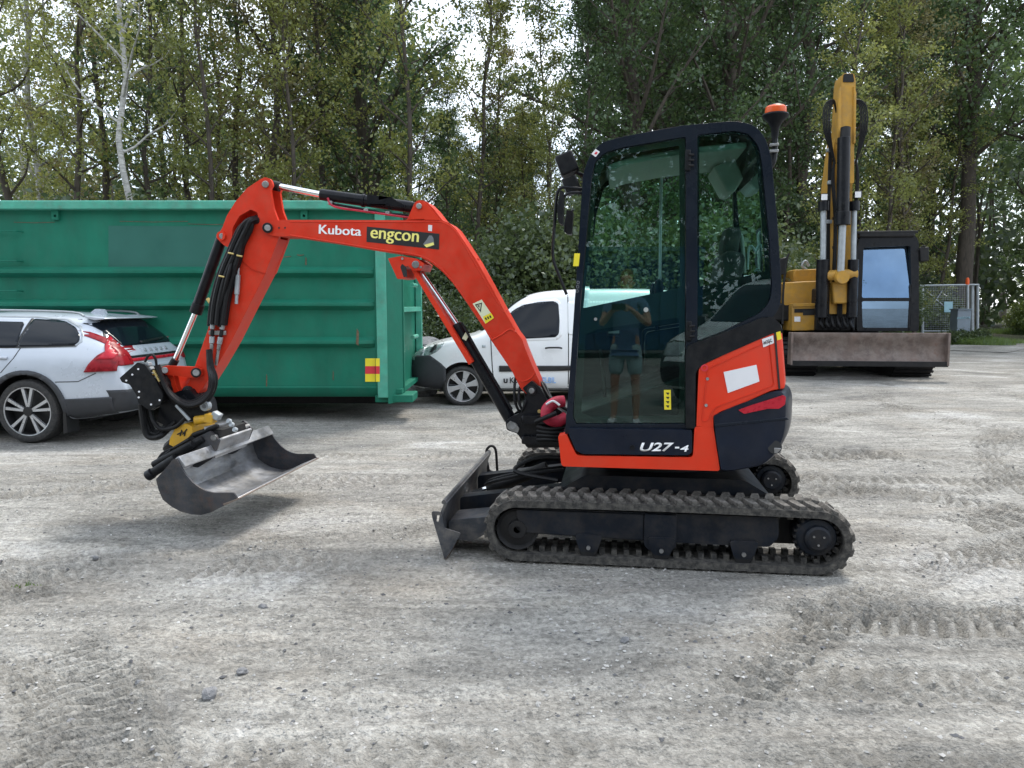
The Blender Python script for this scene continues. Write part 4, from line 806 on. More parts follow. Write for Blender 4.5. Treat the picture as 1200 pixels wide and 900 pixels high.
for k, (o_, yy, r_) in enumerate(((0, .50, .020), (-5, .56, .019), (3, .545, .017), (-2, .47, .013))):
    MB().tube(K.T([(184, 428, yy), (189, 443+o_*.3, yy), (196.4, 458-o_*.4, yy), (208, 469-o_*.6, yy), (222.4, 474-o_*.8, yy), (237-o_*.3, 469-o_*.8, yy), (247-o_*.5, 458, yy), (249-o_*.6, 443, yy), (246-o_*.3, 429, .56), (245, 410, .58)]), r_).build('hose', M['hose'], kx)
for k, (o_, yy, r_) in enumerate(((0, .50, .019), (4, .53, .017), (7, .56, .015))):
    MB().tube(K.T([(165+o_, 474, yy), (167+o_, 490, yy), (169+o_, 502-o_, yy), (173+o_, 511-o_, yy), (180+o_, 513-o_, yy), (188, 511-o_, yy), (196, 504-o_, yy+.05), (206, 494-o_, yy+.08)]), r_).build('hose', M['hose'], kx)
MB().tube(K.T([(176, 480, .52), (180, 494, .5), (190, 503, .5), (206, 500, .5), (217, 490, .52)]), .014).build('hose', M['hose'], kx)
MB().cyl(K.V(206.6, 475, .50), K.V(222.4, 492.4, .50), .011, n=12).build('steel_pipe', M['galv'], kx)
MB().lathe([(0, -.02), (.03, -.02), (.034, -.01), (.034, .02), (0, .02)], K.V(241, 475.8, .55), 22).build('pivot_cap', M['galv'], kx)
MB().lathe([(0, -.022), (.014, -.022), (.016, -.015)], K.V(241, 475.8, .548), 14).build('pivot_bolt', M['grey'], kx)
rot = plate('rotator_housing', [(199, 514), (205, 502.6), (216.7, 496), (225, 500), (226, 507), (219.6, 514), (205, 524), (198, 521)], .52, .80, M['yellow'], bev=.01)
for q in (((208, 509), (214, 506)), ((211, 511), (213, 504)), ((214, 509), (219, 503)), ((216, 511), (217, 506))): MB().tube(K.T([(q[0][0], q[0][1], .517), (q[1][0], q[1][1], .517)]), .0045, smooth=False).build('housing_mark', M['ink'], rot)
MB().cyl(K.V(228, 493, .54), K.V(247, 490, .56), .030, n=20).build('worm_housing', M['yellow'], kx, bevel=.008)
MB().box(K.V(247, 490, .56), (.06, .07, .06), Matrix.Rotation(.15, 3, 'Y')).build('motor_flange', M['yellow'], kx, bevel=.006)
MB().box(K.V(254, 487, .56), (.055, .06, .045), Matrix.Rotation(.5, 3, 'Y')).build('hydraulic_motor', M['galv'], kx, bevel=.006)
MB().lathe([(0, -.04), (.12, -.04), (.14, -.02), (.14, .03), (.12, .05), (0, .05)], (0, 0, 0), 32, 'z').build('rotor_ring', M['dark'], kx).matrix_local = Matrix.Translation(K.V(216, 518, .68)) @ Matrix.Rotation(R(-34), 4, 'Y')
plate('quick_hitch', [(199, 526), (222, 512), (240, 503), (256, 505), (258, 520), (244, 534), (216, 540), (202, 538)], .50, .86, M['dark'], bev=.008)
for (a, b, r_, yy) in (((176, 556), (206, 537), .030, .38), ((180, 545), (226, 520), .026, .42), ((206, 538), (238, 514), .022, .46), ((226, 510), (256, 499), .016, .50)):
    MB().cyl(K.V(*a, yy), K.V(*b, yy), r_, n=18).build('tilt_cylinder', M['blackm'], kx, bevel=.006)
MB().cyl(K.V(173, 558, .37), K.V(179, 554, .37), .036, n=16).build('cylinder_end', M['black'], kx, bevel=.006)
MB().tube(K.T([(182, 546, .42), (190, 532, .44), (206, 524, .46), (222, 515, .46)]), .010).build('hose', M['hose'], kx)
MB().tube(K.T([(186, 552, .40), (188, 538, .42), (200, 528, .44)]), .010).build('hose', M['hose'], kx)
MB().cyl(K.V(240, 503, .50), K.V(268, 496, .56), .018, n=14).build('hitch_bar', M['steel'], kx)
for q in ((267, 493), (270, 497), (274, 503), (246, 510)): MB().cyl(K.V(q[0], q[1], .52), K.V(q[0]+3, q[1]+1, .54), .017, n=8).build('nut', M['galv'], kx, bevel=.002)
MB().cyl(K.V(252, 508, .60), K.V(268, 503, .66), .018, n=14).build('hitch_pin', M['steel'], kx)
# ---- bucket
near_in = [(208, 537), (214, 548), (219, 556), (227, 565), (235, 571), (243, 575), (251, 577), (263, 577), (275, 577), (280, 585)]
inn = K.L(near_in, .10)
outp = K.L([(280, 585), (264, 592), (248, 600), (237, 603), (225, 602), (213, 599), (202, 593), (192, 585), (187, 573), (184, 561), (195, 549), (204, 538)], .10)
bk_prof = inn+outp[1:]
lipA = inn[-1]
# shell curve: outer skin only (mouth is open between top edge and lip)
shell_out = [inn[0]]+outp[::-1]
so = outp[::-1]  # top back -> lip
so_in = [(x+dx, z+dz) for (x, z), (dx, dz) in zip(so, [(.012, -.004), (.012, .002), (.014, .004), (.014, .006), (.014, .010), (.01, .014), (.006, .016), (.0, .016), (-.002, .016), (-.006, .016), (-.008, .014), (-.01, .010)])]
bkt = MB().prism(so+so_in[::-1], .10, 1.30).build('bucket', M['bucket'], kx, bevel=.002)
MB().prism(fillet(bk_prof, .006, 2), .088, .102).build('bucket_side_plate', M['bucketout'], bkt, bevel=.003)
MB().prism(fillet(bk_prof, .006, 2), 1.298, 1.312).build('bucket_side_plate', M['bucketout'], bkt, bevel=.003)
l0, l1 = lipA, outp[1]; d = Vector((l1[0]-l0[0], l1[1]-l0[1])).normalized(); n_ = Vector((-d.y, d.x))
a0 = Vector(l0)-d*.012; a1 = Vector(l0)+d*.10
MB().prism([tuple(a0), tuple(a1), tuple(a1+n_*-.014), tuple(a0+n_*-.008)], .086, 1.314).build('cutting_edge', M['lip'], bkt, bevel=.002)
tb = inn[0]; MB().prism([(tb[0]-.02, tb[1]-.005), (tb[0]+.006, tb[1]+.012), (tb[0]+.05, tb[1]-.05), (tb[0]+.035, tb[1]-.06)], .103, 1.297).build('top_rail', M['bucket'], bkt, bevel=.003)
for yy in (.47, .92):
    MB().prism(fillet(K.L([(246, 505), (257, 516), (249, 537), (232, 548), (214, 545), (226, 515)], .47), .008), yy, yy+.02).build('bucket_bracket', M['bucketout'], bkt, bevel=.003)
bb = K.L([(257, 516), (255, 514), (247, 536), (250, 538)], .47); MB().prism(bb, .49, .92).build('bracket_plate', M['bucket'], bkt, bevel=.003)
MB().cyl((K.P(250, 513, .47)[0], .47, K.P(250, 513, .47)[1]), (K.P(250, 513, .47)[0], .94, K.P(250, 513, .47)[1]), .02, n=16).build('bracket_pin', M['steel'], bkt)
# ================================================================ green hook-lift container
G = Frame(0, 9.8, -.15, 0)
gx0, gx1 = -7.9, G.P(440, 300, 0)[0]
gc = empty('waste_container', Frame(gx0+3, 9.8, -.15, 0), 'long green steel container with horizontal ribs and a hazard sticker', 'container')
GO = Vector((gx0+3, 0, 0))
def gb(mb, name, m, parent=gc, bevel=0, **kw):
    mb.v = [(p[0]-GO.x, p[1], p[2]) for p in mb.v]; return mb.build(name, m, parent, bevel=bevel, **kw)
ztop = G.P(300, 236.5, 0)[1]; zbot = G.P(300, 466, 0)[1]; xr = gx1+.30
wallsheet = MB()
wallsheet.prism([(gx0, zbot+.1), (gx0, ztop-.05), (gx1+.02, ztop-.05), (gx1+.02, zbot+.1)], .02, .08)
gb(wallsheet, 'side_wall', M['green'])
gb(MB().prism([(gx0, zbot+.1), (gx0, ztop-.05), (xr, ztop-.05), (xr, zbot+.1)], 2.4, 2.46), 'far_side_wall', M['green'])
gb(MB().prism([(gx0, zbot+.04), (gx0, zbot+.10), (xr, zbot+.10), (xr, zbot+.04)], .10, 2.4), 'floor_plate', M['green'])
gb(MB().prism([(gx0-.05, zbot), (gx0-.05, ztop), (gx0, ztop), (gx0, zbot)], .0, 2.48), 'end_wall', M['green'])
# top rail, bottom rail
gb(MB().box(((gx0+xr)/2, -.02, ztop-.05), (xr-gx0, .16, .11)), 'top_rail', M['greenlit'], bevel=.015)
gb(MB().box(((gx0+xr)/2, 2.44, ztop-.05), (xr-gx0, .12, .11)), 'top_rail', M['greenlit'], bevel=.015)
rs = []
for x_ in (gx0, gx1+.02): rs.append([Vector((x_, a, b)) for a, b in ((.08, zbot+.16), (.0, zbot+.14), (.03, zbot+.06), (.10, zbot), (.16, zbot), (.16, zbot+.16))])
gb(MB().loft(rs), 'bottom_rail', M['green'], bevel=.01)
for py in (318, 356.5, 401):
    z = G.P(300, py, -.08)[1]; b = MB(); sec = [(.02, z+.065), (-.10, z+.018), (-.10, z-.022), (.02, z-.075)]
    r1 = [Vector((gx0, a, c)) for a, c in sec]; r2 = [Vector((gx1-.22, a, c)) for a, c in sec]; r3 = [Vector((gx1-.03, .015 if a < 0 else a, c)) for a, c in sec]
    b.loft([r1, r2, r3]); gb(b, 'side_rib', M['green'], bevel=.004)
# corner post and end face
gb(MB().prism([(gx1, zbot), (gx1, ztop-.1), (gx1+.135, ztop-.1), (gx1+.135, zbot)], -.03, .10), 'corner_post', M['greenlit'], bevel=.01)
gb(MB().loft([[Vector((gx1+.137, -.02, z)), Vector((gx1+.30, .22, z)), Vector((gx1+.26, .26, z)), Vector((gx1+.137, .09, z))] for z in (zbot-.08, ztop-.08)]), 'corner_fold', M['green'])
gb(MB().prism([(gx1+.16, zbot+.1), (gx1+.16, ztop-.1), (gx1+.20, ztop-.1), (gx1+.20, zbot+.1)], .27, 2.38), 'door_panel', M['green'])
for y_ in (.30, 2.33):
    gb(MB().box((gx1+.26, y_+.02, (zbot+ztop)/2-.05), (.10, .07, ztop-zbot)), 'door_post', M['greenlit'] if y_ > 2 else M['green'], bevel=.008)
for z_ in (1.15, 2.0):
    gb(MB().box((gx1+.255, 1.33, zbot+z_), (.09, 1.9, .07)), 'door_rib', M['greenlit'], bevel=.006)
for z_ in (.75, 1.5): gb(MB().cyl((gx1+.33, 1.0, zbot+z_), (gx1+.33, 1.5, zbot+z_), .03, n=10), 'lock_roller', M['greenlit'])
gb(MB().box((gx1+.2, .3, zbot-.02), (.5, .5, .10)), 'end_sill', M['green'], bevel=.01)
for y_ in (.7, 1.7): gb(MB().box(((gx0+gx1)/2, y_, zbot-.06), (gx1-gx0+.1, .12, .20)), 'skid_beam', M['dark'])
for px in (64, 356):
    x_, z_ = G.P(px, 252, -.03); gb(MB().prism([(x_-.045, z_-.06), (x_+.045, z_-.06), (x_+.045, z_+.09), (x_-.045, z_+.09)], -.03, .02, [[(x_-.018+.018*math.cos(a)+.018, z_+.018*math.sin(a)-.01) for a in [k*math.pi/4 for k in range(8)]]]), 'lashing_lug', M['green'], bevel=.004)
for py in (271, 306, 341): a = G.P(-30, py, -.06); b2 = G.P(22, py, -.06); gb(MB().tube([(b2[0], .02, b2[1]), (b2[0]-.02, -.07, b2[1]), (a[0], -.07, a[1])], .010, smooth=False), 'ladder_rung', M['green'])
gb(MB().prism(G.L([(127, 264.5), (268, 265.5), (268, 313.5), (127, 313)], .015), .0165, .024), 'repainted_patch', M['greendark'])
for k, mm in enumerate(('stky', 'stkr', 'stky')):
    gb(MB().prism(G.L([(428, 420+k*9.1), (440, 420+k*9.1), (440, 429.1+k*9.1), (428, 429.1+k*9.1)], .012), .013-.0005*k, .022), 'hazard_sticker', M[mm])
    gb(MB().prism(G.L([(440.5, 420+k*9.1), (445, 420+k*9.1), (445, 429.1+k*9.1), (440.5, 429.1+k*9.1)], -.032), -.034, -.029), 'hazard_sticker', M[mm])
M['ruststain'] = mat('rust_scrape', (.12, .085, .05), .8, var=.5, scale=20)
for (x, y, l, wd) in ((352, 298, 4, .5), (358, 306, 5, 1.2), (333, 300, 8, .4), (312, 446, 8, 1.0), (390, 440, 6, .8), (130, 430, 9, .8), (418, 395, 10, 2.5), (250, 262, 30, .35), (40, 260, 24, .3), (180, 259, 40, .3), (400, 262, 25, .3)):
    if wd <= .5: q = [(x-l, y), (x, y+.8), (x+l, y), (x+l, y+wd*2), (x, y+.8+wd*2), (x-l, y+wd*2)]
    else: q = [(x, y-l), (x+wd, y-l*.6), (x+wd*.8, y+l), (x-wd*.4, y+l*.8)]
    yy = .012 if not (x == 418) else -.105
    gb(MB().prism(G.L(q, yy), yy+.003, yy+.010), 'rust_scratch', M['ruststain'])
# a second container behind, its pale sloping rim just in view
G2 = Frame(-10.2, 13.0, -.1, 0)
g2 = empty('waste_container', G2, 'pale green rim of another container rising behind the long green one at far left', 'container')
MB().prism([(-3, .3), (-3, 3.15), (-.2, 3.15), (1.6, 2.93), (1.6, .3)], 0, .08).build('side_wall', M['green'], g2)
MB().prism([(-3, .3), (-3, 3.15), (-.2, 3.15), (1.6, 2.93), (1.6, .3)], 2.3, 2.38).build('far_side_wall', M['green'], g2)
MB().prism([(-3, 3.15), (-3, 3.28), (-.2, 3.28), (1.65, 3.06), (1.65, 2.93), (-.2, 3.15)], -.05, .12).build('top_rail', M['paper'], g2, bevel=.02)
MB().box((1.6, 1.2, 1.65), (.08, 2.3, 2.6)).build('end_wall', M['green'], g2)
MB().box((-.7, 1.2, .25), (4.5, 2.3, .1)).build('floor_plate', M['dark'], g2)

# ================================================================ cars
def pside(body_bvh, poly, face, off, th, name, m, parent, grid=.05, x_axis=False, **kw):
    """a thin shell on the body: polygon in (x,z) thrown along +y, or in (y,z) thrown along -x"""
    P = [Vector(p) for p in poly]; n = len(P); x0, x1 = min(p.x for p in P), max(p.x for p in P); z0, z1 = min(p.y for p in P), max(p.y for p in P)
    pts = []
    for i in range(n):
        a, b = P[i], P[(i+1) % n]; k = max(1, int((b-a).length/grid)); pts += [a.lerp(b, j/k) for j in range(k)]
    nb = len(pts); gx = x0+grid/2
    while gx < x1:
        gz_ = z0+grid/2
        while gz_ < z1: pts.append(Vector((gx+.001*math.sin(gz_*50), gz_))); gz_ += grid
        gx += grid
    vs2, es, fs, *_ = geometry.delaunay_2d_cdt(pts, [(i, (i+1) % nb) for i in range(nb)], [list(range(nb))], 1, 1e-5)
    V = []
    for p in vs2:
        if face == 'near': o, d = Vector((p.x, -3, p.y)), Vector((0, 1, 0))
        elif face == 'rear': o, d = Vector((6, p.x, p.y)), Vector((-1, 0, 0))
        elif face == 'front': o, d = Vector((-4, p.x, p.y)), Vector((1, 0, 0))
        elif face == 'top': o, d = Vector((p.x, p.y, 5)), Vector((0, 0, -1))
        h, nn, i_, _ = body_bvh.ray_cast(o, d)
        if h is None:
            h, nn, i_, _ = body_bvh.find_nearest(o+d*(3.9 if face == 'near' else 4.5))
            nn = -d
        if nn.dot(d) > 0: nn = -nn
        V.append(h-d*off)
    F = [tuple(f) for f in fs]; b = MB().add(V, F); o = b.build(name, m, parent, **kw)
    bm = bmesh.new(); bm.from_mesh(o.data); bmesh.ops.delete(bm, geom=[v_ for v_ in bm.verts if not v_.link_faces], context='VERTS')
    dd = {'near': Vector((0, -1, 0)), 'rear': Vector((1, 0, 0)), 'front': Vector((-1, 0, 0)), 'top': Vector((0, 0, 1))}[face]
    if bm.faces and sum(f.normal.dot(dd)*f.calc_area() for f in bm.faces) < 0: bmesh.ops.reverse_faces(bm, faces=bm.faces[:])
    bm.to_mesh(o.data); bm.free(); finish(o.data, 50)
    s = o.modifiers.new('solid', 'SOLIDIFY'); s.thickness = th; s.offset = -1; return o
def car_body(st, W, m, parent, arches, ar, aw=.30):
    rs = []
    for (x, zb, zm, zbelt, zr, w_, wr) in st:
        half = [(.0, zb), (w_*.78, zb), (w_*.95, zb+.05), (w_, zb+.45*(zm-zb)+.06), (w_, zm), (w_*.965, zbelt), (wr+.35*(w_*.965-wr)*.5, zbelt+(zr-zbelt)*.62), (wr*.93, zr-.045*min(1, (zr-zbelt)/.2+.25)), (wr*.62, zr-.008), (0, zr)]
        rs.append([Vector((x, W/2-a, z)) for a, z in half]+[Vector((x, W/2+a, z)) for a, z in half[-2:0:-1]])
    b = MB().loft(rs); me_ = b.mesh('body'); o = link('body', me_, m, parent)
    me_.materials.append(M['trim']); me_.polygons.foreach_set('use_smooth', [True]*len(me_.polygons))
    s = o.modifiers.new('sub', 'SUBSURF'); s.levels = 2; s.render_levels = 2
    cs = MB()
    for ax, az in arches:
        cs.cyl((ax, -.3, az), (ax, aw, az), ar, n=40); cs.cyl((ax, W-aw, az), (ax, W+.3, az), ar, n=40)
    cme = cs.mesh('cut'); cme.materials.append(M['trim']); co = bpy.data.objects.new('cut', cme); col.objects.link(co)
    bo = o.modifiers.new('b', 'BOOLEAN'); bo.operation = 'DIFFERENCE'; bo.object = co; bo.solver = 'EXACT'
    try: bo.material_mode = 'TRANSFER'
    except Exception: pass
    # bake in local space
    pl = parent.matrix_local.copy(); save = (parent.location.copy(), parent.rotation_euler.copy()); parent.location = (0, 0, 0); parent.rotation_euler = (0, 0, 0)
    bpy.context.view_layer.update(); dg = bpy.context.evaluated_depsgraph_get(); ev = o.evaluated_get(dg); nm = bpy.data.meshes.new_from_object(ev)
    solid = o.modifiers.remove(bo); bpy.context.view_layer.update(); dg = bpy.context.evaluated_depsgraph_get(); e2 = o.evaluated_get(dg); m2 = e2.to_mesh()
    bvh = BVHTree.FromPolygons([v.co.copy() for v in m2.vertices], [tuple(p.vertices) for p in m2.polygons]); e2.to_mesh_clear()
    o.modifiers.clear(); o.data = nm; parent.location, parent.rotation_euler = save; bpy.data.objects.remove(co)
    finish(nm, 38); return o, bvh
def wheel(x, z, y, r, wd, parent, style, out=-1, spm='alloy'):
    """out -1: outer face towards -y"""
    f = lambda prof: [(a, y+(-out)*b) for a, b in prof]
    root = MB().lathe([(r*.74, 0), (r*.78, -.006), (r*.86, -.012), (r*.95, 0), (r, .03), (r, wd-.03), (r*.95, wd), (r*.74, wd)] if out < 0 else [(a, -b) for a, b in [(r*.74, 0), (r*.78, -.006), (r*.86, -.012), (r*.95, 0), (r, .03), (r, wd-.03), (r*.95, wd), (r*.74, wd)]], (x, y, z), 48).build('wheel', M['tyre'], parent)
    s = 1 if out < 0 else -1
    MB().lathe([(r*.77, .004*s), (r*.755, -.004*s), (r*.73, .01*s), (r*.70, .10*s), (r*.70, .16*s)], (x, y, z), 40).build('rim', M[spm], root)
    MB().lathe([(0, .10*s), (r*.70, .12*s)], (x, y, z), 30).build('brake_disc', M['trim'], root)
    b = MB()
    if style == 'twin':
        for k in range(5):
            for da in (-.17, .17):
                a = 2*math.pi*k/5+.3; c0 = (x+math.cos(a+da*.5)*r*.10, z+math.sin(a+da*.5)*r*.10); c1 = (x+math.cos(a+da)*r*.735, z+math.sin(a+da)*r*.735)
                px_, pz_ = -math.sin(a+da), math.cos(a+da); w0, w1 = .012, .026
                pl = [(c0[0]+px_*w0, c0[1]+pz_*w0), (c1[0]+px_*w1, c1[1]+pz_*w1), (c1[0]-px_*w1*.35, c1[1]-pz_*w1*.35), (c0[0]-px_*w0, c0[1]-pz_*w0)]
                if da < 0: pl = [(c0[0]+px_*w0, c0[1]+pz_*w0), (c1[0]+px_*w1*.35, c1[1]+pz_*w1*.35), (c1[0]-px_*w1, c1[1]-pz_*w1), (c0[0]-px_*w0, c0[1]-pz_*w0)]
                MB().prism(pl, y+.008*s, y+.04*s).build('spoke', M['alloy'], root, bevel=.004)
    else:
        for k in range(6):
            a = 2*math.pi*k/6+.25; d_ = (math.cos(a), math.sin(a)); n2 = (-d_[1], d_[0])
            pl = [(x+d_[0]*.03+n2[0]*.03, z+d_[1]*.03+n2[1]*.03), (x+d_[0]*r*.4+n2[0]*.034, z+d_[1]*r*.4+n2[1]*.034), (x+d_[0]*r*.735+n2[0]*.055, z+d_[1]*r*.735+n2[1]*.055), (x+d_[0]*r*.735-n2[0]*.055, z+d_[1]*r*.735-n2[1]*.055), (x+d_[0]*r*.4-n2[0]*.034, z+d_[1]*r*.4-n2[1]*.034), (x+d_[0]*.03-n2[0]*.03, z+d_[1]*.03-n2[1]*.03)]
            MB().prism(pl, y+.006*s, y+.035*s).build('spoke', M['alloy'], root, bevel=.004)
    MB().lathe([(r*.735, -.002*s), (r*.765, -.004*s), (r*.768, .004*s), (r*.735, .006*s), (r*.735, -.002*s)], (x, y, z), 40).build('rim_edge', M['alloy'], root)
    MB().cyl((x, y+.0*s, z), (x, y+.05*s, z), r*.15, n=20).build('hub_cap', M['alloy'] if style != 'twin' else M['trim'], root, bevel=.004)
    return root
# ---- estate car at the left
V = Frame(-5.42, 8.30, -.15, -3)
vc = empty('estate_car', V, 'silver white estate car with black arches, seen from behind at the left edge', 'car')
VW = 1.88
stv = [(-3.84, .42, .55, .60, .64, .60, .45), (-3.80, .30, .55, .68, .72, .78, .60), (-3.6, .24, .55, .76, .82, .90, .70), (-3.0, .22, .60, .92, .96, .93, .80), (-2.3, .22, .60, .98, 1.04, .94, .80), (-1.9, .22, .60, 1.0, 1.10, .94, .74), (-1.55, .22, .60, 1.02, 1.30, .94, .62), (-1.2, .22, .60, 1.03, 1.43, .94, .60), (-.7, .22, .60, 1.04, 1.475, .94, .61), (-.2, .22, .60, 1.06, 1.475, .94, .61), (.3, .22, .60, 1.08, 1.455, .94, .59), (.56, .24, .62, 1.08, 1.43, .93, .57), (.66, .26, .62, 1.07, 1.36, .92, .56), (.80, .28, .64, 1.05, 1.24, .90, .58), (.93, .30, .66, 1.02, 1.09, .87, .62), (1.00, .32, .68, .96, 1.02, .84, .66), (1.04, .36, .68, .86, .92, .82, .66), (1.08, .40, .58, .70, .76, .78, .62), (1.09, .44, .52, .60, .64, .72, .55)]
body, bv = car_body(stv, VW, M['silver'], vc, [(0, .36), (-2.94, .36)], .42, .32)
L = lambda pts, y=.10: V.L(pts, y)
def D(poly, name, m, face='near', off=.004, th=.006, g_=.045, fr=0, par=vc, b=bv, **kw): return pside(b, fillet(poly, fr, 3) if fr else poly, face, off, th, name, m, par, g_, **kw)
D([(-1.02, 1.37), (-.17, 1.355), (-.12, 1.08), (-1.05, 1.06)], 'door_window', M['carglass'], off=.012, th=.012, g_=.03, fr=.03)
D([(-1.5, 1.16), (-1.10, 1.34), (-1.07, 1.37), (-1.10, 1.06), (-1.7, 1.05)], 'front_door_window', M['carglass'], off=.006)
D(L([(22, 373.5), (60, 376.5), (77, 384), (87, 393), (90, 400), (86, 404), (22, 405.7)]), 'quarter_window', M['carglass'], fr=.03, off=.012, th=.012, g_=.03)
for seg in ([(-190, 406.5), (20, 405.5), (87, 404.2), (89, 405.8), (20, 407.5), (-190, 408.5)], [(18.5, 373.5), (21.5, 373.5), (21.5, 406), (18.5, 406)]): D(L(seg), 'window_trim', M['trim'], off=.008, g_=.05)
D(L([(-100, 369.8), (20, 371), (62, 374), (82, 383), (91, 393), (93, 401), (88, 406.5), (20, 408), (20, 406.8), (87, 404.9), (91, 400), (88.6, 393), (80, 384.4), (60, 375.6), (20, 372.4), (-100, 371)]), 'chrome_trim', M['galv'], off=.006, g_=.05)
for seg in ([(21, 407), (15, 420), (2, 437), (1, 437), (14, 420), (20, 407)], [(85, 371), (91, 377), (103, 392), (119, 412), (101, 436), (100, 435), (117.6, 412), (102, 393), (90, 378)], [(66, 447), (92, 446.6), (111, 437), (111, 438), (92, 447.6), (66, 448)]):
    D(L(seg, .03), 'panel_gap', M['trim'], off=.003, th=.004, g_=.04)
D(L([(-6, 417.5), (5, 418), (5, 421), (-6, 420.5)], 0), 'door_handle', M['silver'], off=.03, th=.03)
D(L([(71, 468), (110, 466.5), (128, 466), (128, 489), (84, 492), (76, 486)], .02), 'bumper_cladding', M['clad'], off=.018, th=.02, g_=.03)
arch = []
for k in range(22): a = -.12+(math.pi+.24)*k/21; arch.append((.475*math.cos(a), .36+.465*math.sin(a)))
arch += [(.415*math.cos(-.12+(math.pi+.24)*k/21), .36+.415*math.sin(-.12+(math.pi+.24)*k/21)) for k in range(21, -1, -1)]
D(arch, 'wheel_arch_trim', M['clad'], off=.022, th=.03, g_=.05)
D([(x-2.94, z) for x, z in arch], 'wheel_arch_trim', M['clad'], off=.022, th=.03, g_=.05)
D([(-2.45, .22), (-.47, .22), (-.47, .36), (-2.45, .36)], 'sill_cladding', M['clad'], off=.012, th=.02)
# tail lamps: side part and rear part
D(L([(103, 382), (106.5, 381.6), (110, 388), (121, 403), (130, 413), (134, 418), (134, 435), (100, 436), (104, 427), (112, 416.5), (118, 412), (111, 400)], .05), 'tail_lamp', M['redlens'], off=.026, th=.028, g_=.03)
D(L([(104, 383), (106, 382.6), (122, 406), (131, 417), (128, 421), (112, 421), (119, 413)], .05), 'tail_lamp_strip', M['redlens2'], off=.034, th=.01, g_=.04)
D([(.20, 1.30), (.25, 1.30), (.33, 1.10), (.36, 1.02), (.36, .87), (.12, .87), (.12, .98), (.20, 1.03), (.22, 1.10)], 'rear_lamp', M['redlens'], 'rear', off=.018, th=.015, g_=.03)
D([(1.68, 1.30), (1.63, 1.30), (1.55, 1.10), (1.52, 1.02), (1.52, .87), (1.76, .87), (1.76, .98), (1.68, 1.03), (1.66, 1.10)], 'rear_lamp', M['redlens'], 'rear', off=.018, th=.015, g_=.03)
D([(.30, .90), (1.58, .90), (1.58, .935), (.30, .935)], 'light_bar', M['redlens2'], 'rear', off=.014, th=.012)
D([(.27, .94), (1.61, .94), (1.61, .965), (.27, .965)], 'tailgate_strip', M['trim'], 'rear', off=.010, th=.012)
rw = fillet([(.34, 1.385), (1.54, 1.385), (1.53, 1.30), (1.50, 1.08), (.38, 1.08), (.35, 1.30)], .03, 3)
D(rw, 'rear_window', M['carglass'], 'rear', off=.010, th=.012, g_=.04)
MB().loft([[Vector((x_, y_, z_)) for x_, z_ in ((.50, 1.425), (.74, 1.40), (.75, 1.385), (.62, 1.37), (.50, 1.40))] for y_ in (.36, .94, 1.52)]).build('spoiler', M['silver'], vc, bevel=.01)
D([(.75, 1.10), (1.35, 1.13), (1.35, 1.15), (.74, 1.12)], 'wiper', M['trim'], 'rear', off=.03, th=.015, g_=.05)
for k in range(5): D([(.70+k*.12, 1.0), (.75+k*.12, 1.0), (.75+k*.12, 1.035), (.70+k*.12, 1.035)], 'tailgate_letter', M['galv'], 'rear', off=.012, th=.01, g_=.03)
D(fillet([(.33, .86), (1.55, .86), (1.50, .60), (.38, .60)], .06, 3)+[], 'tailgate_panel', M['silver'], 'rear', off=.010, th=.01, g_=.035)
D([(.06, .60), (1.82, .60), (1.78, .34), (.10, .34)], 'bumper_cladding', M['clad'], 'rear', off=.018, th=.02, g_=.03)
D(fillet([(.30, .50), (1.58, .50), (1.42, .36), (.46, .36)], .03, 3), 'skid_plate', M['galv'], 'rear', off=.035, th=.02, g_=.03)
D([(.72, .66), (1.16, .66), (1.16, .76), (.72, .76)], 'number_plate', M['paper'], 'rear', off=.012, th=.008)
MB().prism(fillet([(.22, 1.44), (.42, 1.43), (.39, 1.495), (.30, 1.50)], .02), .90, .97).build('antenna_fin', M['silver'], vc, bevel=.015)
MB().tube([(-1.4, .36, 1.40), (-1.2, .35, 1.485), (.25, .35, 1.47), (.50, .36, 1.42)], .014).build('roof_rail', M['galv'], vc)
MB().tube([(-1.4, 1.52, 1.40), (-1.2, 1.53, 1.485), (.25, 1.53, 1.47), (.50, 1.52, 1.42)], .014).build('roof_rail', M['galv'], vc)
MB().prism([(.40, .12), (.41, .38), (.44, .38), (.45, .12)], .02, .24).build('mud_flap', M['trim'], vc)
for ax in (0, -2.94):
    wheel(ax, .36, .02, .36, .235, vc, 'twin', -1, 'trim'); wheel(ax, .36, VW-.02, .36, .235, vc, 'twin', 1, 'trim')
MB().box((-1.4, .94, .30), (3.9, 1.3, .16)).build('underbody', M['trim'], vc)
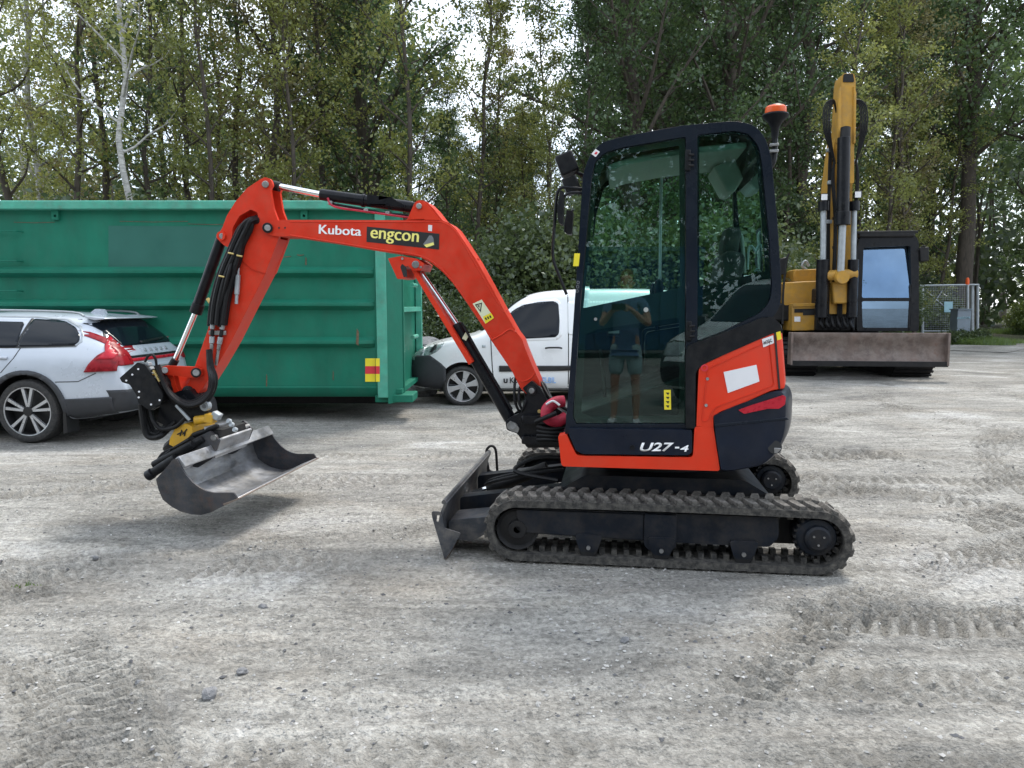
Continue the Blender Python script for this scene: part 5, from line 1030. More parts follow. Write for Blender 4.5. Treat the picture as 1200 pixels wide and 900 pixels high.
# ---- small white van
Z = Frame(-.76, 11.5, -.16, 0)
def build_van():
    vn = empty('small_van', Z, 'small white van with blue lettering parked nose-left behind the orange boom', 'van')
    W = 1.83
    st = [(-.86, .40, .50, .58, .62, .55, .42), (-.84, .30, .52, .70, .74, .72, .52), (-.72, .24, .56, .82, .88, .84, .62), (-.5, .22, .60, .92, .98, .90, .70), (-.15, .22, .62, 1.00, 1.05, .91, .74), (.15, .22, .62, 1.03, 1.10, .915, .74), (.32, .22, .62, 1.05, 1.20, .915, .70), (.62, .22, .62, 1.06, 1.47, .915, .66), (.85, .22, .62, 1.07, 1.66, .915, .66), (1.12, .22, .62, 1.08, 1.765, .915, .68), (1.5, .22, .62, 1.08, 1.81, .915, .69), (2.4, .22, .62, 1.08, 1.83, .915, .70), (3.1, .22, .62, 1.08, 1.82, .91, .70), (3.32, .26, .62, 1.08, 1.79, .89, .68), (3.40, .32, .62, 1.08, 1.70, .87, .66), (3.42, .40, .60, 1.0, 1.5, .80, .60)]
    bd, b2 = car_body(st, W, M['white'], vn, [(0, .31), (2.7, .31)], .375, .3)
    E = lambda poly, name, m, face='near', off=.004, th=.006, g_=.045, fr=0, **kw: pside(b2, fillet(poly, fr, 3) if fr else poly, face, off, th, name, m, vn, g_, **kw)
    T = lambda pts, y=.08: Z.L(pts, y)
    E(T([(595, 369), (604, 362), (614, 357), (630, 354), (650, 352.5), (655, 356), (656, 375), (655, 391), (651, 395), (612, 397), (604, 383)]), 'door_window', M['carglass'], fr=.03, off=.008)
    E(T([(590, 371), (603, 359), (614, 354), (652, 350), (658, 354), (659, 393), (653, 398), (611, 399.5), (602, 384)]), 'window_surround', M['white'], fr=.03, off=.004)
    E([(1.62, 1.1), (1.62, 1.62), (2.9, 1.62), (3.0, 1.1)], 'side_pressing', M['white'], off=.006, fr=.05)
    wsx = [(.28, 1.17), (.28, 1.60), (.40, 1.68), (1.43, 1.68), (1.55, 1.60), (1.55, 1.17)]
    E(fillet([(.24, 1.16), (.42, 1.70), (1.41, 1.70), (1.59, 1.16)], .05, 3), 'windscreen', M['carglass'], 'front', off=.008, th=.01)
    E(T([(503.5, 416.5), (510, 421), (517, 426), (522.5, 431.5), (522.5, 462), (480, 462), (480, 417), (496, 417)], 0), 'front_bumper', M['clad'], off=.012, th=.015)
    E([(.05, .30), (1.78, .30), (1.76, .62), (1.5, .64), (.33, .64), (.07, .62)], 'front_bumper', M['clad'], 'front', off=.012, th=.015)
    E(T([(496.5, 417.5), (498, 409), (503, 405), (512, 400.5), (521, 399), (519, 405), (512, 412), (505, 415.5)], .05), 'headlight', M['clearlens'], off=.012, th=.015, g_=.04)
    E(T([(503, 413), (508, 405), (513, 402), (511, 408), (506, 413)], .05), 'headlight_trim', M['trim'], off=.018, th=.008, g_=.03)
    E([(.08, .70), (.50, .72), (.46, .90), (.20, .92), (.10, .85)], 'headlight', M['clearlens'], 'front', off=.012, th=.015, g_=.05)
    E([(1.75, .70), (1.33, .72), (1.37, .90), (1.63, .92), (1.73, .85)], 'headlight', M['clearlens'], 'front', off=.012, th=.015, g_=.05)
    E([(.60, .66), (1.23, .66), (1.2, .74), (.63, .74)], 'grille', M['trim'], 'front', off=.014, th=.012)
    E([(.66, .44), (1.17, .44), (1.17, .54), (.66, .54)], 'number_plate', M['paper'], 'front', off=.022, th=.008)
    E([(.88, .78), (.95, .78), (.95, .88), (.88, .88)], 'badge', M['galv'], 'front', off=.014, th=.01, g_=.04)
    E(T([(585, 428.5), (657, 428.5), (700, 428), (700, 433), (657, 434.5), (585, 435.5)], 0), 'door_moulding', M['trim'], off=.02, th=.02, fr=.01)
    E(T([(574, 392), (575.2, 392), (577.5, 430), (580, 457), (578.8, 457), (576.3, 430)], 0), 'panel_gap', M['trim'], off=.002, th=.003, g_=.03)
    E([(1.62, .30), (1.635, .30), (1.635, 1.75), (1.62, 1.75)], 'panel_gap', M['trim'], off=.002, th=.003, g_=.05)
    E(T([(580, 456), (663, 456), (700, 456), (700, 457.2), (580, 457.2)], 0), 'panel_gap', M['clad'], off=.002, th=.003, g_=.04)
    E(T([(565, 404.5), (569, 404), (569, 407), (565, 407.5)], 0), 'side_marker', M['galv'], off=.008, th=.01, g_=.03)
    MB().tube([(1.27, -.03, .90), (1.33, -.055, .91), (1.47, -.055, .91), (1.52, -.03, .90)], .014).build('door_handle', M['trim'], vn)
    for s_, y_ in ((-1, -.12), (1, W+.12)): MB().box((.62, y_, 1.12), (.12, .2, .22)).build('wing_mirror', M['trim'], vn, bevel=.03)
    yy = -.003
    text('Ko', Z.P(597.5, 449, yy), Z.P(607, 449, yy), yy-.006, M['ink'], vn, 'door_lettering', hgt=.09, bold=.02, depth=.004)
    text('\u03c5', Z.P(590, 449, yy), Z.P(595, 449, yy), yy-.006, M['ink'], vn, 'door_lettering', hgt=.07, bold=.05, depth=.004)
    text('ELBIL', Z.P(635.5, 449, yy), Z.P(651.5, 449, yy), yy-.006, M['letterb'], vn, 'door_lettering', hgt=.09, bold=.01, depth=.004)
    for ax in (0, 2.7):
        wheel(ax, .31, .02, .315, .2, vn, 'six', -1); wheel(ax, .31, W-.02, .315, .2, vn, 'six', 1)
    MB().box((1.3, W/2, .27), (3.4, 1.3, .14)).build('underbody', M['trim'], vn)
    return vn
van = build_van()

# ================================================================ yellow excavator in the distance
C = Frame(6.78, 14.3, -.045, -6)
cx = empty('excavator', C, 'big yellow excavator with raised boom and rusty blade facing the camera', 'excavator')
CP = lambda pts, y=0: C.L(pts, y)
def cpl(name, px, y0, y1, m, bev=.01, fr=.0, parent=cx, holes=()): return MB().prism(fillet(C.L(px, y0), fr) if fr else C.L(px, y0), y0, y1, [C.L(h, y0) for h in holes]).build(name, m, parent, bevel=bev)
b = MB(); cols_ = []
zt, zb_ = C.P(1000, 390, 0)[1], C.P(1000, 428, 0)[1]; xl, xr_ = C.P(928, 400, 0)[0], C.P(1112, 400, 0)[0]
rs = []
for x_ in (xl, xr_): rs.append([Vector((x_+(.03 if a > .5 else 0), .02+.10*math.sin(math.pi*a)+(.04 if a == 1 else 0), zb_+(zt-zb_)*a)) for a in [k/8 for k in range(9)]]+[Vector((x_, .10+.10*math.sin(math.pi*a), zb_+(zt-zb_)*a)) for a in [k/8 for k in range(8, -1, -1)]])
MB().loft(rs).build('dozer_blade', M['catblade'], cx, bevel=.008)
MB().box(((xl+xr_)/2, .0, zb_+.03), (xr_-xl+.01, .05, .10)).build('cutting_edge', M['dark'], cx, bevel=.005)
for x_ in (xl, xr_): MB().box((x_, .09, (zt+zb_)/2), (.04, .24, zt-zb_)).build('blade_end_plate', M['catblade'], cx, bevel=.005)
for x_ in (-.5, .5): MB().box((x_, .75, .45), (.22, 1.2, .22)).build('push_arm', M['dark'], cx, bevel=.02)
for x0_, x1_ in ((C.P(921, 440, .45)[0], C.P(962, 440, .45)[0]), (C.P(1054, 440, .45)[0], C.P(1101, 440, .45)[0])):
    path = []
    for k in range(40):
        a = 2*math.pi*k/40; path.append((math.cos(a), math.sin(a)))
    ring = [(.75+1.45+1.45*(1 if c > 0 else -1)*0+(1.15 if c > 0 else -1.15)+.38*c, .38+.38*s) for c, s in path]
    b = MB(); b.loft([[Vector((x_, p[0], p[1])) for p in ring] for x_ in (x0_, x1_)]); tk = b.build('crawler_track', M['dark'], cx, bevel=.02)
    for k in range(11):
        a = math.pi*.55+math.pi*.95*k/10; MB().box(((x0_+x1_)/2, .75+.30+.40*math.cos(a), .38+.40*math.sin(a)), (x1_-x0_+.01, .03, .045), Matrix.Rotation(math.pi/2-a, 3, 'X') if False else Matrix.Rotation(a, 3, 'X')).build('track_shoe', M['dark'], tk)
MB().box((.0, 2.4, .85), (1.5, 1.8, .5)).build('undercarriage', M['dark'], cx, bevel=.05)
# house: engine side, boxes
MB().box((-.35, 2.6, 1.30), (2.6, 3.2, .36)).build('deck', M['dark'], cx, bevel=.04)
cpl('tool_box', [(928, 358), (959, 357), (959, 387), (928, 388)], .75, 1.5, M['catyel'], .02)
cpl('box_vent', [(931, 362), (955, 361.5), (955, 366), (931, 366.5)], .74, .75, M['dark'], .002)
cpl('engine_housing', [(918, 331), (959, 329), (959, 358), (918, 359)], 1.0, 3.8, M['catyel'], .03)
cpl('engine_housing', [(930, 316), (960, 315), (960, 331), (930, 331)], 1.4, 3.0, M['catyel'], .03)
cpl('box_lid', [(929, 356), (959, 355), (959, 358.5), (929, 359.5)], .72, 1.5, M['catyel'], .01)
cpl('box_decal', [(931, 371), (938, 371), (938, 377), (931, 377)], .74, .75, M['paper'], .001)
cpl('box_decal', [(941, 364), (956, 363.6), (956, 369), (941, 369.5)], .738, .75, M['ink'], .001)
MB().tube(C.T([(917, 380, .6), (918, 340, .6), (922, 305, .6), (925, 297, .6)]), .022).build('grab_rail', M['dark'], cx)
cpl('mirror', [(914, 303), (922, 301), (922, 322), (914, 322)], .9, .95, M['dark'], .02)
MB().tube(C.T([(945, 316, 1.5), (940, 311, 1.5), (944, 306, 1.5), (948, 312, 1.5)]), .03).build('exhaust', M['galv'], cx)
# boom and stick
boomc = cpl('boom', [(971, 368), (970, 300), (971, 220), (978, 165), (984, 150), (999, 150), (999, 165), (999, 220), (998, 300), (998, 368)], .55, 1.05, M['catyel'], .03, .05)
cpl('stick', [(984, 215), (983, 150), (986, 95), (988, 86), (1001, 86), (1003, 95), (1001, 150), (1001, 215)], .35, .8, M['catyel'], .03, .04)
cpl('stick_end', [(988, 96), (989, 86.5), (1000, 86.5), (1001, 96)], .33, .35, M['dark'], .01, .02)
cpl('stick_side', [(981, 168), (983, 108), (986, 100), (987, 168)], .30, .42, M['catyel'], .02)
cpl('stick_side', [(1000, 168), (1001, 100), (1004, 108), (1003, 168)], .30, .42, M['catyel'], .02)
MB().cyl(C.V(989, 161, .15), C.V(987.5, 262, .15), .115, n=24).build('hydraulic_cylinder', M['black'], cx, bevel=.01)
MB().cyl(C.V(988, 248, .15), C.V(987.5, 264, .15), .14, n=24).build('cylinder_gland', M['black'], cx, bevel=.01)
MB().cyl(C.V(987.5, 262, .15), C.V(985, 322, .2), .065, n=20).build('cylinder_rod', M['galv'], cx)
MB().cyl(C.V(991, 150, .2), C.V(990, 165, .15), .09, n=16).build('cylinder_eye', M['dark'], cx)
for (a, b_, c_, r0, r1) in ((965, 964.5, 962, .055, .12), (1001, 1000, 998, .05, .10)):
    MB().cyl(C.V(a, 245, .3), C.V(b_, 306, .3), r0, n=16).build('cylinder_rod', M['galv'], cx)
    MB().cyl(C.V(b_, 304, .3), C.V(c_, 372, .35), r1, n=20).build('hydraulic_cylinder', M['black'], cx, bevel=.01)
    MB().cyl(C.V(a, 236, .3), C.V(a, 247, .3), .10, n=14).build('cylinder_eye', M['black'], cx)
for q in ((966, 231), (1005.5, 228)):
    l_ = MB().box(C.V(*q, .3), (.13, .12, .13)).build('work_light', M['dark'], cx, bevel=.02); MB().box(C.V(*q, .235), (.11, .01, .11)).build('light_lens', M['paper'], l_)
MB().cyl(C.V(968, 323, .3), C.V(1004, 321, .3), .10, n=18).build('boom_crossbar', M['catyel'], cx, bevel=.01)
MB().lathe([(0, -.1), (.12, -.1), (.14, 0), (.12, .1)], C.V(986, 325, .2), 20).build('boom_foot_pin', M['catyel'], cx)
cpl('boom_foot', [(975, 330), (999, 330), (997, 356), (977, 356)], .35, .60, M['catyel'], .03)
cpl('swing_frame', [(958, 338), (1006, 336), (1006, 388), (956, 388)], .62, 1.2, M['dark'], .03)
for k in range(6): MB().tube(C.T([(960+k*7, 372, .4), (962+k*7, 380, .3), (966+k*6.5, 384, .35), (968+k*6, 374, .5)]), .03).build('hose', M['hose'], cx)
for sgn, x0_ in ((-1, 976), (1, 1005)):
    for k in range(5):
        d_ = k*1.9; xx = lambda v: v
        MB().tube(C.T([(x0_+sgn*(-3), 192, .4), (x0_+sgn*(1+d_*.5), 172, .35), (x0_+sgn*(3.5+d_), 148, .3), (x0_+sgn*(3+d_*.9), 128-k, .35), (x0_+sgn*(-1), 121-k, .4), (x0_+sgn*(-4), 132, .45)]), .013).build('hose', M['hose'], cx)
    for k in range(3): MB().tube(C.T([(x0_+sgn*(-2), 188, .4), (x0_+sgn*(-1+k), 210, .4), (x0_+sgn*(-4+k), 260, .4), (x0_+sgn*(-2+k), 330, .4)]), .02).build('hose', M['hose'], cx)
for k in range(7): MB().tube(C.T([(972+k*1.2+(8 if k > 2 else 0), 175+k*2, .53), (970+k*1.1+(9 if k > 2 else 0), 240, .5), (969+k*1.4+(10 if k > 2 else 0), 300, .48), (968+k*1.5+(9 if k > 2 else 0), 372, .5)]), .016).build('hose', M['hose'], cx)
for q in ((972, 176), (973, 214), (971, 260), (1001, 190)): MB().box(C.V(*q, .5), (.10, .12, .07)).build('hose_clamp', M['galv'], cx, bevel=.01)
for k in range(4): MB().box(C.V(977, 188+k*34, .545), (.05, .01, .05)).build('boom_bolt', M['dark'], cx)
# cab
cf = C.L([(1004, 388), (1003, 300), (1007, 279), (1030, 276), (1073, 276), (1077, 284), (1077, 388)], .55)
ch = C.L([(1010, 349), (1012, 290), (1067, 288), (1068, 349)], .55); ch2 = C.L([(1011, 384), (1010, 353), (1068, 353), (1067, 384)], .55)
MB().prism(fillet(cf, .05), .55, .65, [fillet(ch, .04), fillet(ch2, .04)]).build('cab_front_frame', M['black'], cx, bevel=.02)
MB().prism(fillet(cf, .05), 2.0, 2.1, [fillet(ch, .04)]).build('cab_rear_frame', M['black'], cx, bevel=.02)
xa, xb = cf[1][0], cf[4][0]; zt_ = cf[3][1]; zb2 = cf[0][1]
MB().box(((xa+xb)/2, 1.3, zt_+.01), (xb-xa-.04, 1.6, .10)).build('cab_roof', M['dark'], cx, bevel=.03)
MB().box(((xa+xb)/2, .56, zt_+.06), (xb-xa+.06, .12, .05)).build('sun_visor', M['dark'], cx, bevel=.01)
for x_ in (xa+.03, xb-.03):
    MB().box((x_, 1.3, zb2+.45), (.05, 1.5, .9)).build('cab_side_panel', M['black'], cx, bevel=.01)
    MB().box((x_, 1.3, zt_-.5), (.012, 1.4, 1.0)).build('cab_side_glass', M['cabglass2'], cx)
    MB().box((x_, 1.35, zt_-.5), (.06, .07, 1.1)).build('cab_pillar', M['black'], cx)
for nm_, hh_ in (('windscreen', ch), ('lower_windscreen', ch2)):
    zl = min(p[1] for p in hh_); o = MB().prism(fillet(hh_, .03), 0, .008).build(nm_, M['catglass'], cx)
    for v_ in o.data.vertices: v_.co.y += .56+(v_.co.z-zl)*(.13 if nm_ == 'windscreen' else .0)
MB().box(((xa+xb)/2, 1.4, zb2+.75), (.5, .5, .14)).build('seat_cushion', M['seat'], cx, bevel=.05)
MB().box(((xa+xb)/2, 1.65, zb2+1.15), (.48, .14, .75)).build('seat_back', M['grey'], cx, bevel=.06)
MB().tube([Vector(((xa+xb)/2+.32, .9, zb2+.7)), Vector(((xa+xb)/2+.33, .85, zb2+1.0)), Vector(((xa+xb)/2+.27, .8, zb2+1.2))], .03).build('control_lever', M['black'], cx)
for x_ in (.25, .65): MB().tube([Vector((x_+xa, .62, zb2+.1)), Vector((x_+xa, .70, zb2+.4))], .015).build('pedal', M['liner'], cx)
cpl('mirror', [(1078, 290), (1089, 289), (1089, 306), (1079, 307)], .5, .58, M['dark'], .02)
MB().tube(C.T([(1075, 294, .55), (1082, 288, .52), (1084, 292, .52)]), .015).build('mirror_arm', M['dark'], cx)
MB().tube(C.T([(1003, 300, .5), (1001, 310, .45), (1001, 340, .45), (1004, 350, .5)]), .015).build('grab_rail', M['dark'], cx)

# ================================================================ gate, cabinet, grass at the right
Fg = Frame(17.4, 30, 0, 0)
gt = empty('wire_gate', Fg, 'galvanised wire mesh gate with a diagonal brace and a small pale blue sign', 'gate')
def gcyl(name, a, b_, r, m='galv', y=0): return MB().cyl(Fg.V(a[0], a[1], y), Fg.V(b_[0], b_[1], y), r, n=10).build(name, M[m], gt)
gcyl('gate_post', (1081, 334), (1081, 397), .06); gcyl('frame_bar', (1078, 334.5), (1147, 333.5), .035); gcyl('frame_bar', (1082, 388), (1134, 388), .03)
gcyl('gate_post', (1134, 333), (1134, 397), .05); gcyl('gate_post', (1139.5, 333), (1139.5, 396), .07, y=.15); gcyl('gate_post', (1146, 333), (1145.5, 396), .05, y=.05)
gcyl('brace', (1084, 340), (1116, 367), .022); gcyl('brace', (1104, 341), (1094, 356), .018)
b = MB()
for k in range(27): x0_ = 1082+k*2; b.cyl(Fg.V(x0_, 335, .03), Fg.V(x0_, 389, .03), .0035, n=3, caps=False)
for k in range(22): b.cyl(Fg.V(1082, 336+k*2.45, .033), Fg.V(1134, 336+k*2.45, .033), .0035, n=3, caps=False)
b.build('mesh_wires', M['galv'], gt, kind='stuff')
MB().prism(Fg.L([(1106.5, 353.5), (1116.5, 353.5), (1116.5, 366), (1106.5, 366)], -.05), -.055, -.04).build('sign_plate', M['bluesign'], gt)
MB().lathe([(0, 0), (.07, 0), (.075, .16), (.05, .26), (0, .28)], Fg.V(1133.5, 333.5, 0), 14, 'z').build('warning_lamp', M['orangelens'], gt)
Fc = Frame(17.6, 28.8, 0, 0)
cb = empty('steel_cabinet', Fc, 'dull grey steel cabinet standing in grass before the wire gate', 'cabinet')
ca = Fc.P(1120.5, 399, 0); cb2 = Fc.P(1138.5, 363, 0)
MB().box(((ca[0]+cb2[0])/2, .25, (max(ca[1], .02)+cb2[1])/2), (cb2[0]-ca[0], .5, cb2[1]-.02)).build('body', M['cabinet'], cb, bevel=.02)
MB().box(((ca[0]+cb2[0])/2, .24, cb2[1]+.02), (cb2[0]-ca[0]+.06, .6, .04)).build('lid', M['cabinet'], cb, bevel=.01)
MB().box((ca[0]+.04, -.01, cb2[1]+.06), (.05, .05, .08)).build('lug', M['dark'], cb)
text('eauiona', Fc.P(1121.5, 374, -.01), Fc.P(1137, 373, -.01), -.012, M['bluesign'], cb, 'cabinet_lettering', hgt=.09, bold=.01, depth=.006)
# road beyond the yard
rp_ = [(13.5, 24.5, 4.6), (19.5, 30, 3.6), (25, 38, 3.0), (32.5, 48, 2.8), (44, 62, 2.8), (64, 85, 3)]
vv = []; ff = []
for i, (x_, y_, w_) in enumerate(rp_):
    j = min(i, len(rp_)-2); d_ = Vector((rp_[j+1][0]-rp_[j][0], rp_[j+1][1]-rp_[j][1])).normalized(); n_ = Vector((d_.y, -d_.x))
    for s_ in (-.5, .5): vv.append((x_+n_.x*w_*s_, y_+n_.y*w_*s_, gz(x_, y_)+.014))
    if i: ff.append((2*i-2, 2*i-1, 2*i+1, 2*i))
rd = MB().add(vv, ff); o = rd.build('gravel_road', gm); o['kind'] = 'structure'

# ================================================================ woodland
def leaves(P, size, g_, up=.35, jit=.7):
    n = len(P); s = size*(1-jit/2+jit*g_.random(n)); nrm = g_.normal(size=(n, 3)); nrm[:, 2] += up*2; nrm /= np.linalg.norm(nrm, axis=1)[:, None]
    t = np.cross(nrm, g_.normal(size=(n, 3))); t /= np.linalg.norm(t, axis=1)[:, None]; u = np.cross(nrm, t)
    t = t*s[:, None]; u = u*s[:, None]*.62
    bend = nrm*s[:, None]*.25
    return np.stack([P-t, P-u+bend, P+t, P+u+bend], 1)
def make_tree(seed, H, tr, limbs, h0, spread, subs, per, sig, lsize, wob=.25, up=.5, split=0, shape=1.0, fork=False, droop=0):
    """trunk mesh builder and leaf cloud: limbs leave the trunk from h0 up; sub-branches carry leaf clusters"""
    r_ = random.Random(seed); g_ = np.random.default_rng(seed); b = MB(); cl = []
    tp = []; x = y = 0; ax, ay = r_.uniform(-.5, .5), r_.uniform(-.5, .5)
    for k in range(13):
        t = k/12; tp.append(Vector((x, y, H*t-.3*(1-t)))); x += (ax*.3+r_.uniform(-1, 1)*wob)*H/40; y += (ay*.3+r_.uniform(-1, 1)*wob)*H/40
    b.tube(tp, lambda t: tr*(1.25-.2*min(1, t*8))*(1-t)**.8+.012, n=8, sub=2)
    def at(t): f = t*12; i = min(11, int(f)); return tp[i].lerp(tp[i+1], f-i)
    for k in range(limbs):
        t = h0+(1-h0)*((k+r_.random()*.7)/limbs)**.9; t = min(t, .97); p = at(t); az = k*2.4+r_.uniform(-.5, .5)
        prof = math.sin(math.pi*min(1, max(0.06, (t-h0*.7)/(1-h0*.7)))**.8)*.75+.25 if shape == 1 else (1-(t-h0)/(1-h0))**.6+.15
        Ln = spread*prof*r_.uniform(.65, 1.15); el = r_.uniform(.15, .9)+.3*t+up*.2
        d = Vector((math.cos(az)*math.cos(el), math.sin(az)*math.cos(el), math.sin(el))); pts = [p]; q = p.copy()
        for s in range(4):
            q = q+d*(Ln/4); d = (d+Vector((r_.uniform(-.3, .3), r_.uniform(-.3, .3), r_.uniform(-.1, .3)-droop))).normalized(); pts.append(q.copy())
        lr = tr*.34*(1-t)**.6+.012
        b.tube(pts, lambda u, lr=lr: lr*(1-u*.8)+.004, n=5, sub=2)
        for s in range(subs):
            f = .25+.75*(s+r_.random())/subs; i = min(3, int(f*4)); p2 = pts[i].lerp(pts[i+1], f*4-i); a2 = r_.uniform(0, 6.28); e2 = r_.uniform(-.2, .8)
            l2 = Ln*.42*r_.uniform(.5, 1.1)*(1.2-f*.5)+.25; d2 = (Vector((math.cos(a2)*math.cos(e2), math.sin(a2)*math.cos(e2), math.sin(e2)))+d*.5).normalized()
            p3 = p2+d2*l2*.55; p4 = p3+(d2+Vector((0, 0, .1-droop*1.5))).normalized()*l2*.45; b.tube([p2, p3, p4], lambda u, lr=lr: max(.005, lr*.35*(1-u*.7)), n=3, smooth=False)
            for c in (.35, .7, 1.0):
                if r_.random() < .93: cl.append((p2.lerp(p4, c), per*r_.uniform(.35, 1.5)))
    P = []
    for c, n in cl:
        n = int(n); q = g_.normal(size=(n, 3))*sig*np.array([1, 1, .6])*(.6+.7*g_.random()); P.append(np.array(c)[None]+q)
    P = np.concatenate(P); return b, leaves(P, lsize, g_)
KIND = {}
def variant(key, barkm, leafm, **a):
    b, Lq = make_tree(**a); me_ = b.mesh('trunk'); finish(me_, 60); me_.materials.append(M[barkm])
    KIND.setdefault(key, []).append((me_, fastmesh('crown', Lq, 4, M[leafm])))
for s in (1, 2, 3): variant('birch', 'bark' if s != 2 else 'birch', 'leaf_birch', seed=s, H=17, tr=.10, limbs=29, h0=.13, spread=2.5, subs=6, per=21, sig=.20, lsize=.05, wob=.5)
variant('whitebirch', 'birch', 'leaf_birch', seed=44, H=17, tr=.072, limbs=24, h0=.30, spread=3.0, subs=5, per=17, sig=.24, lsize=.055, wob=.55)
for s in (11, 12, 13): variant('oak', 'bark', 'leaf_oak', seed=s, H=17, tr=.27, limbs=40, h0=.12, spread=4.6, subs=8, per=42, sig=.22, lsize=.062, wob=.4)
for s in (21, 22): variant('brown', 'bark', 'leaf_brown', seed=s, H=16, tr=.11, limbs=28, h0=.2, spread=2.3, subs=6, per=22, sig=.19, lsize=.056, wob=.4)
for s in (31, 32): variant('pole', 'bark', 'leaf_birch' if s == 31 else 'leaf_oak', seed=s, H=15, tr=.085, limbs=28, h0=.10, spread=1.9, subs=5, per=24, sig=.20, lsize=.056, wob=.35)
variant('bigoak', 'bark', 'leaf_oak', seed=51, H=19, tr=.36, limbs=34, h0=.33, spread=6.0, subs=8, per=28, sig=.32, lsize=.10, wob=.3)
def shrubmesh(seed, key, leafm, rx, h, n, ls):
    g_ = np.random.default_rng(seed); r_ = random.Random(seed); b = MB(); P = []
    for k in range(26):
        a = r_.uniform(0, 6.28); rr = r_.random()**.5; tip = Vector((math.cos(a)*rx*rr, math.sin(a)*rx*rr, h*r_.uniform(.45, 1)*(1-.35*rr*rr))); mid = tip*.5+Vector((0, 0, h*.12))
        b.tube([Vector((math.cos(a)*.08, math.sin(a)*.08, -.1)), mid, tip], .014, n=4, sub=2)
        for c in (.45, .75, 1.0): q = mid.lerp(tip, c) if c > .5 else mid*.8; m_ = int(n/78*r_.uniform(.4, 1.7)); P.append(np.array(q)[None]+g_.normal(size=(m_, 3))*np.array([.28, .28, .2])*rx*.7)
    P = np.concatenate(P); P = P[P[:, 2] > .02]; me_ = b.mesh('stem'); finish(me_); me_.materials.append(M['bark']); KIND.setdefault(key, []).append((me_, fastmesh('foliage', leaves(P, ls, g_), 4, M[leafm])))
shrubmesh(61, 'shrub', 'leaf_shrub', 1.5, 3.2, 22000, .05); shrubmesh(62, 'shrub', 'leaf_shrub', 1.7, 2.6, 22000, .05); shrubmesh(63, 'bright', 'leaf_bright', 1.2, 1.7, 12000, .05)
shrubmesh(64, 'lowbush', 'leaf_shrub', .5, .8, 2500, .045)
TN = {'birch': 'birch_tree', 'whitebirch': 'birch_tree', 'oak': 'oak_tree', 'bigoak': 'oak_tree', 'brown': 'birch_tree', 'pole': 'young_tree', 'shrub': 'shrub', 'bright': 'shrub', 'lowbush': 'shrub'}
def plant(key, px, Dd, label, s=1, group=None, vi=None, rz=None, xy=None):
    k = rng.randrange(len(KIND[key])) if vi is None else vi; tm, lm = KIND[key][k]
    x_, y_ = xy if xy else ((px-600)/FPX*Dd, Dd)
    r = bpy.data.objects.new(TN[key], None); col.objects.link(r); r.location = (x_, y_, ground_base(np.array(x_), np.array(y_)).item()); r.rotation_euler = (0, 0, rng.uniform(0, 6.28) if rz is None else rz); r.scale = (s*rng.uniform(.94, 1.06), s*rng.uniform(.94, 1.06), s)
    shr = key in ('shrub', 'bright', 'lowbush')
    link('stem' if shr else 'trunk', tm, None, r); link('foliage' if shr else 'crown', lm, None, r)
    return tag(r, label, 'shrub' if shr else 'tree', group)

LM = [(-60, 'just outside the left edge, over the silver car'), (0, 'at the left edge above the silver car'), (45, 'above the small pale rim left of the white birch'), (90, 'just left of the white-barked birch'), (135, 'hard by the left side of the white-barked birch'), (185, 'just right of the white-barked birch'), (225, 'above the dark repainted patch of the container'), (262, 'above the hose bend of the orange arm'), (300, 'above the very tip of the orange arm'), (340, 'above the chrome rod at the arm top'), (380, 'above the start of the black top cylinder'), (425, 'above the middle of the black top cylinder'), (470, 'above the ear where the top cylinder meets the boom'), (510, 'above the elbow of the orange boom'), (550, 'beyond the boom, left part of the sky gap'), (600, 'above the roof of the white van'), (640, 'left of the cab hand rail'), (680, 'behind the front corner of the cab roof'), (730, 'above the cab door'), (780, 'above the middle of the cab roof'), (850, 'above the rear half of the cab roof'), (905, 'behind the orange beacon'), (955, 'left of the yellow raised boom'), (1000, 'behind the yellow raised boom'), (1040, 'above the cab of the yellow excavator'), (1080, 'between the yellow excavator cab and the gate'), (1120, 'behind the wire gate'), (1170, 'over the end of the gravel road'), (1215, 'at the right edge beside the road'), (1260, 'just outside the right edge'), (1330, 'farther outside the right edge')]
USED = set()
def where(kind, px, dd):
    l = min(LM, key=lambda a: abs(a[0]-px))[1]
    for adj in (['near', 'farther', 'farthest'] if dd < 30 else ['deep-set', 'rearmost', 'hidden']):
        t = '%s %s %s' % (adj, kind, l)
        if t not in USED: USED.add(t); return t
    return t
# the trees one can single out
plant('whitebirch', 172, 19, 'slender white-barked birch rising behind the left end of the green container', 1.0, rz=.4)
plant('birch', 20, 21, 'tall birch at the left edge of the photo behind the silver car', 1.05)
plant('brown', 320, 22, 'grey-stemmed tree with turning leaves right above the top of the orange dipper arm', 1.05)
plant('oak', 432, 24, 'broad dark oak rising behind the boom cylinder, left of the sky gap', .98, vi=0)
plant('oak', 745, 25, 'dark leafy oak right of the sky gap, behind the front lights of the cab', 1.1, vi=1)
plant('oak', 840, 26, 'dense dark oak standing behind the roof of the small excavator cab', 1.12, vi=2)
plant('bigoak', 1128, 33, 'huge dark-trunked oak behind the wire gate at the right', 1.05, rz=1.0)
plant('brown', 1045, 29, 'tree with turning leaves just right of the yellow raised boom', 1.1, vi=1)
plant('oak', 935, 30, 'dark oak between the orange beacon and the yellow raised boom', 1.1, vi=0, rz=2)
plant('pole', 548, 24, 'thin pale-stemmed young tree in the sky gap behind the elbow of the orange boom', .95, vi=0)
plant('brown', 590, 30, 'feathery half-bare tree filling the sky gap at top centre', .80, vi=0)
ga = 'birches crowding behind the green container'
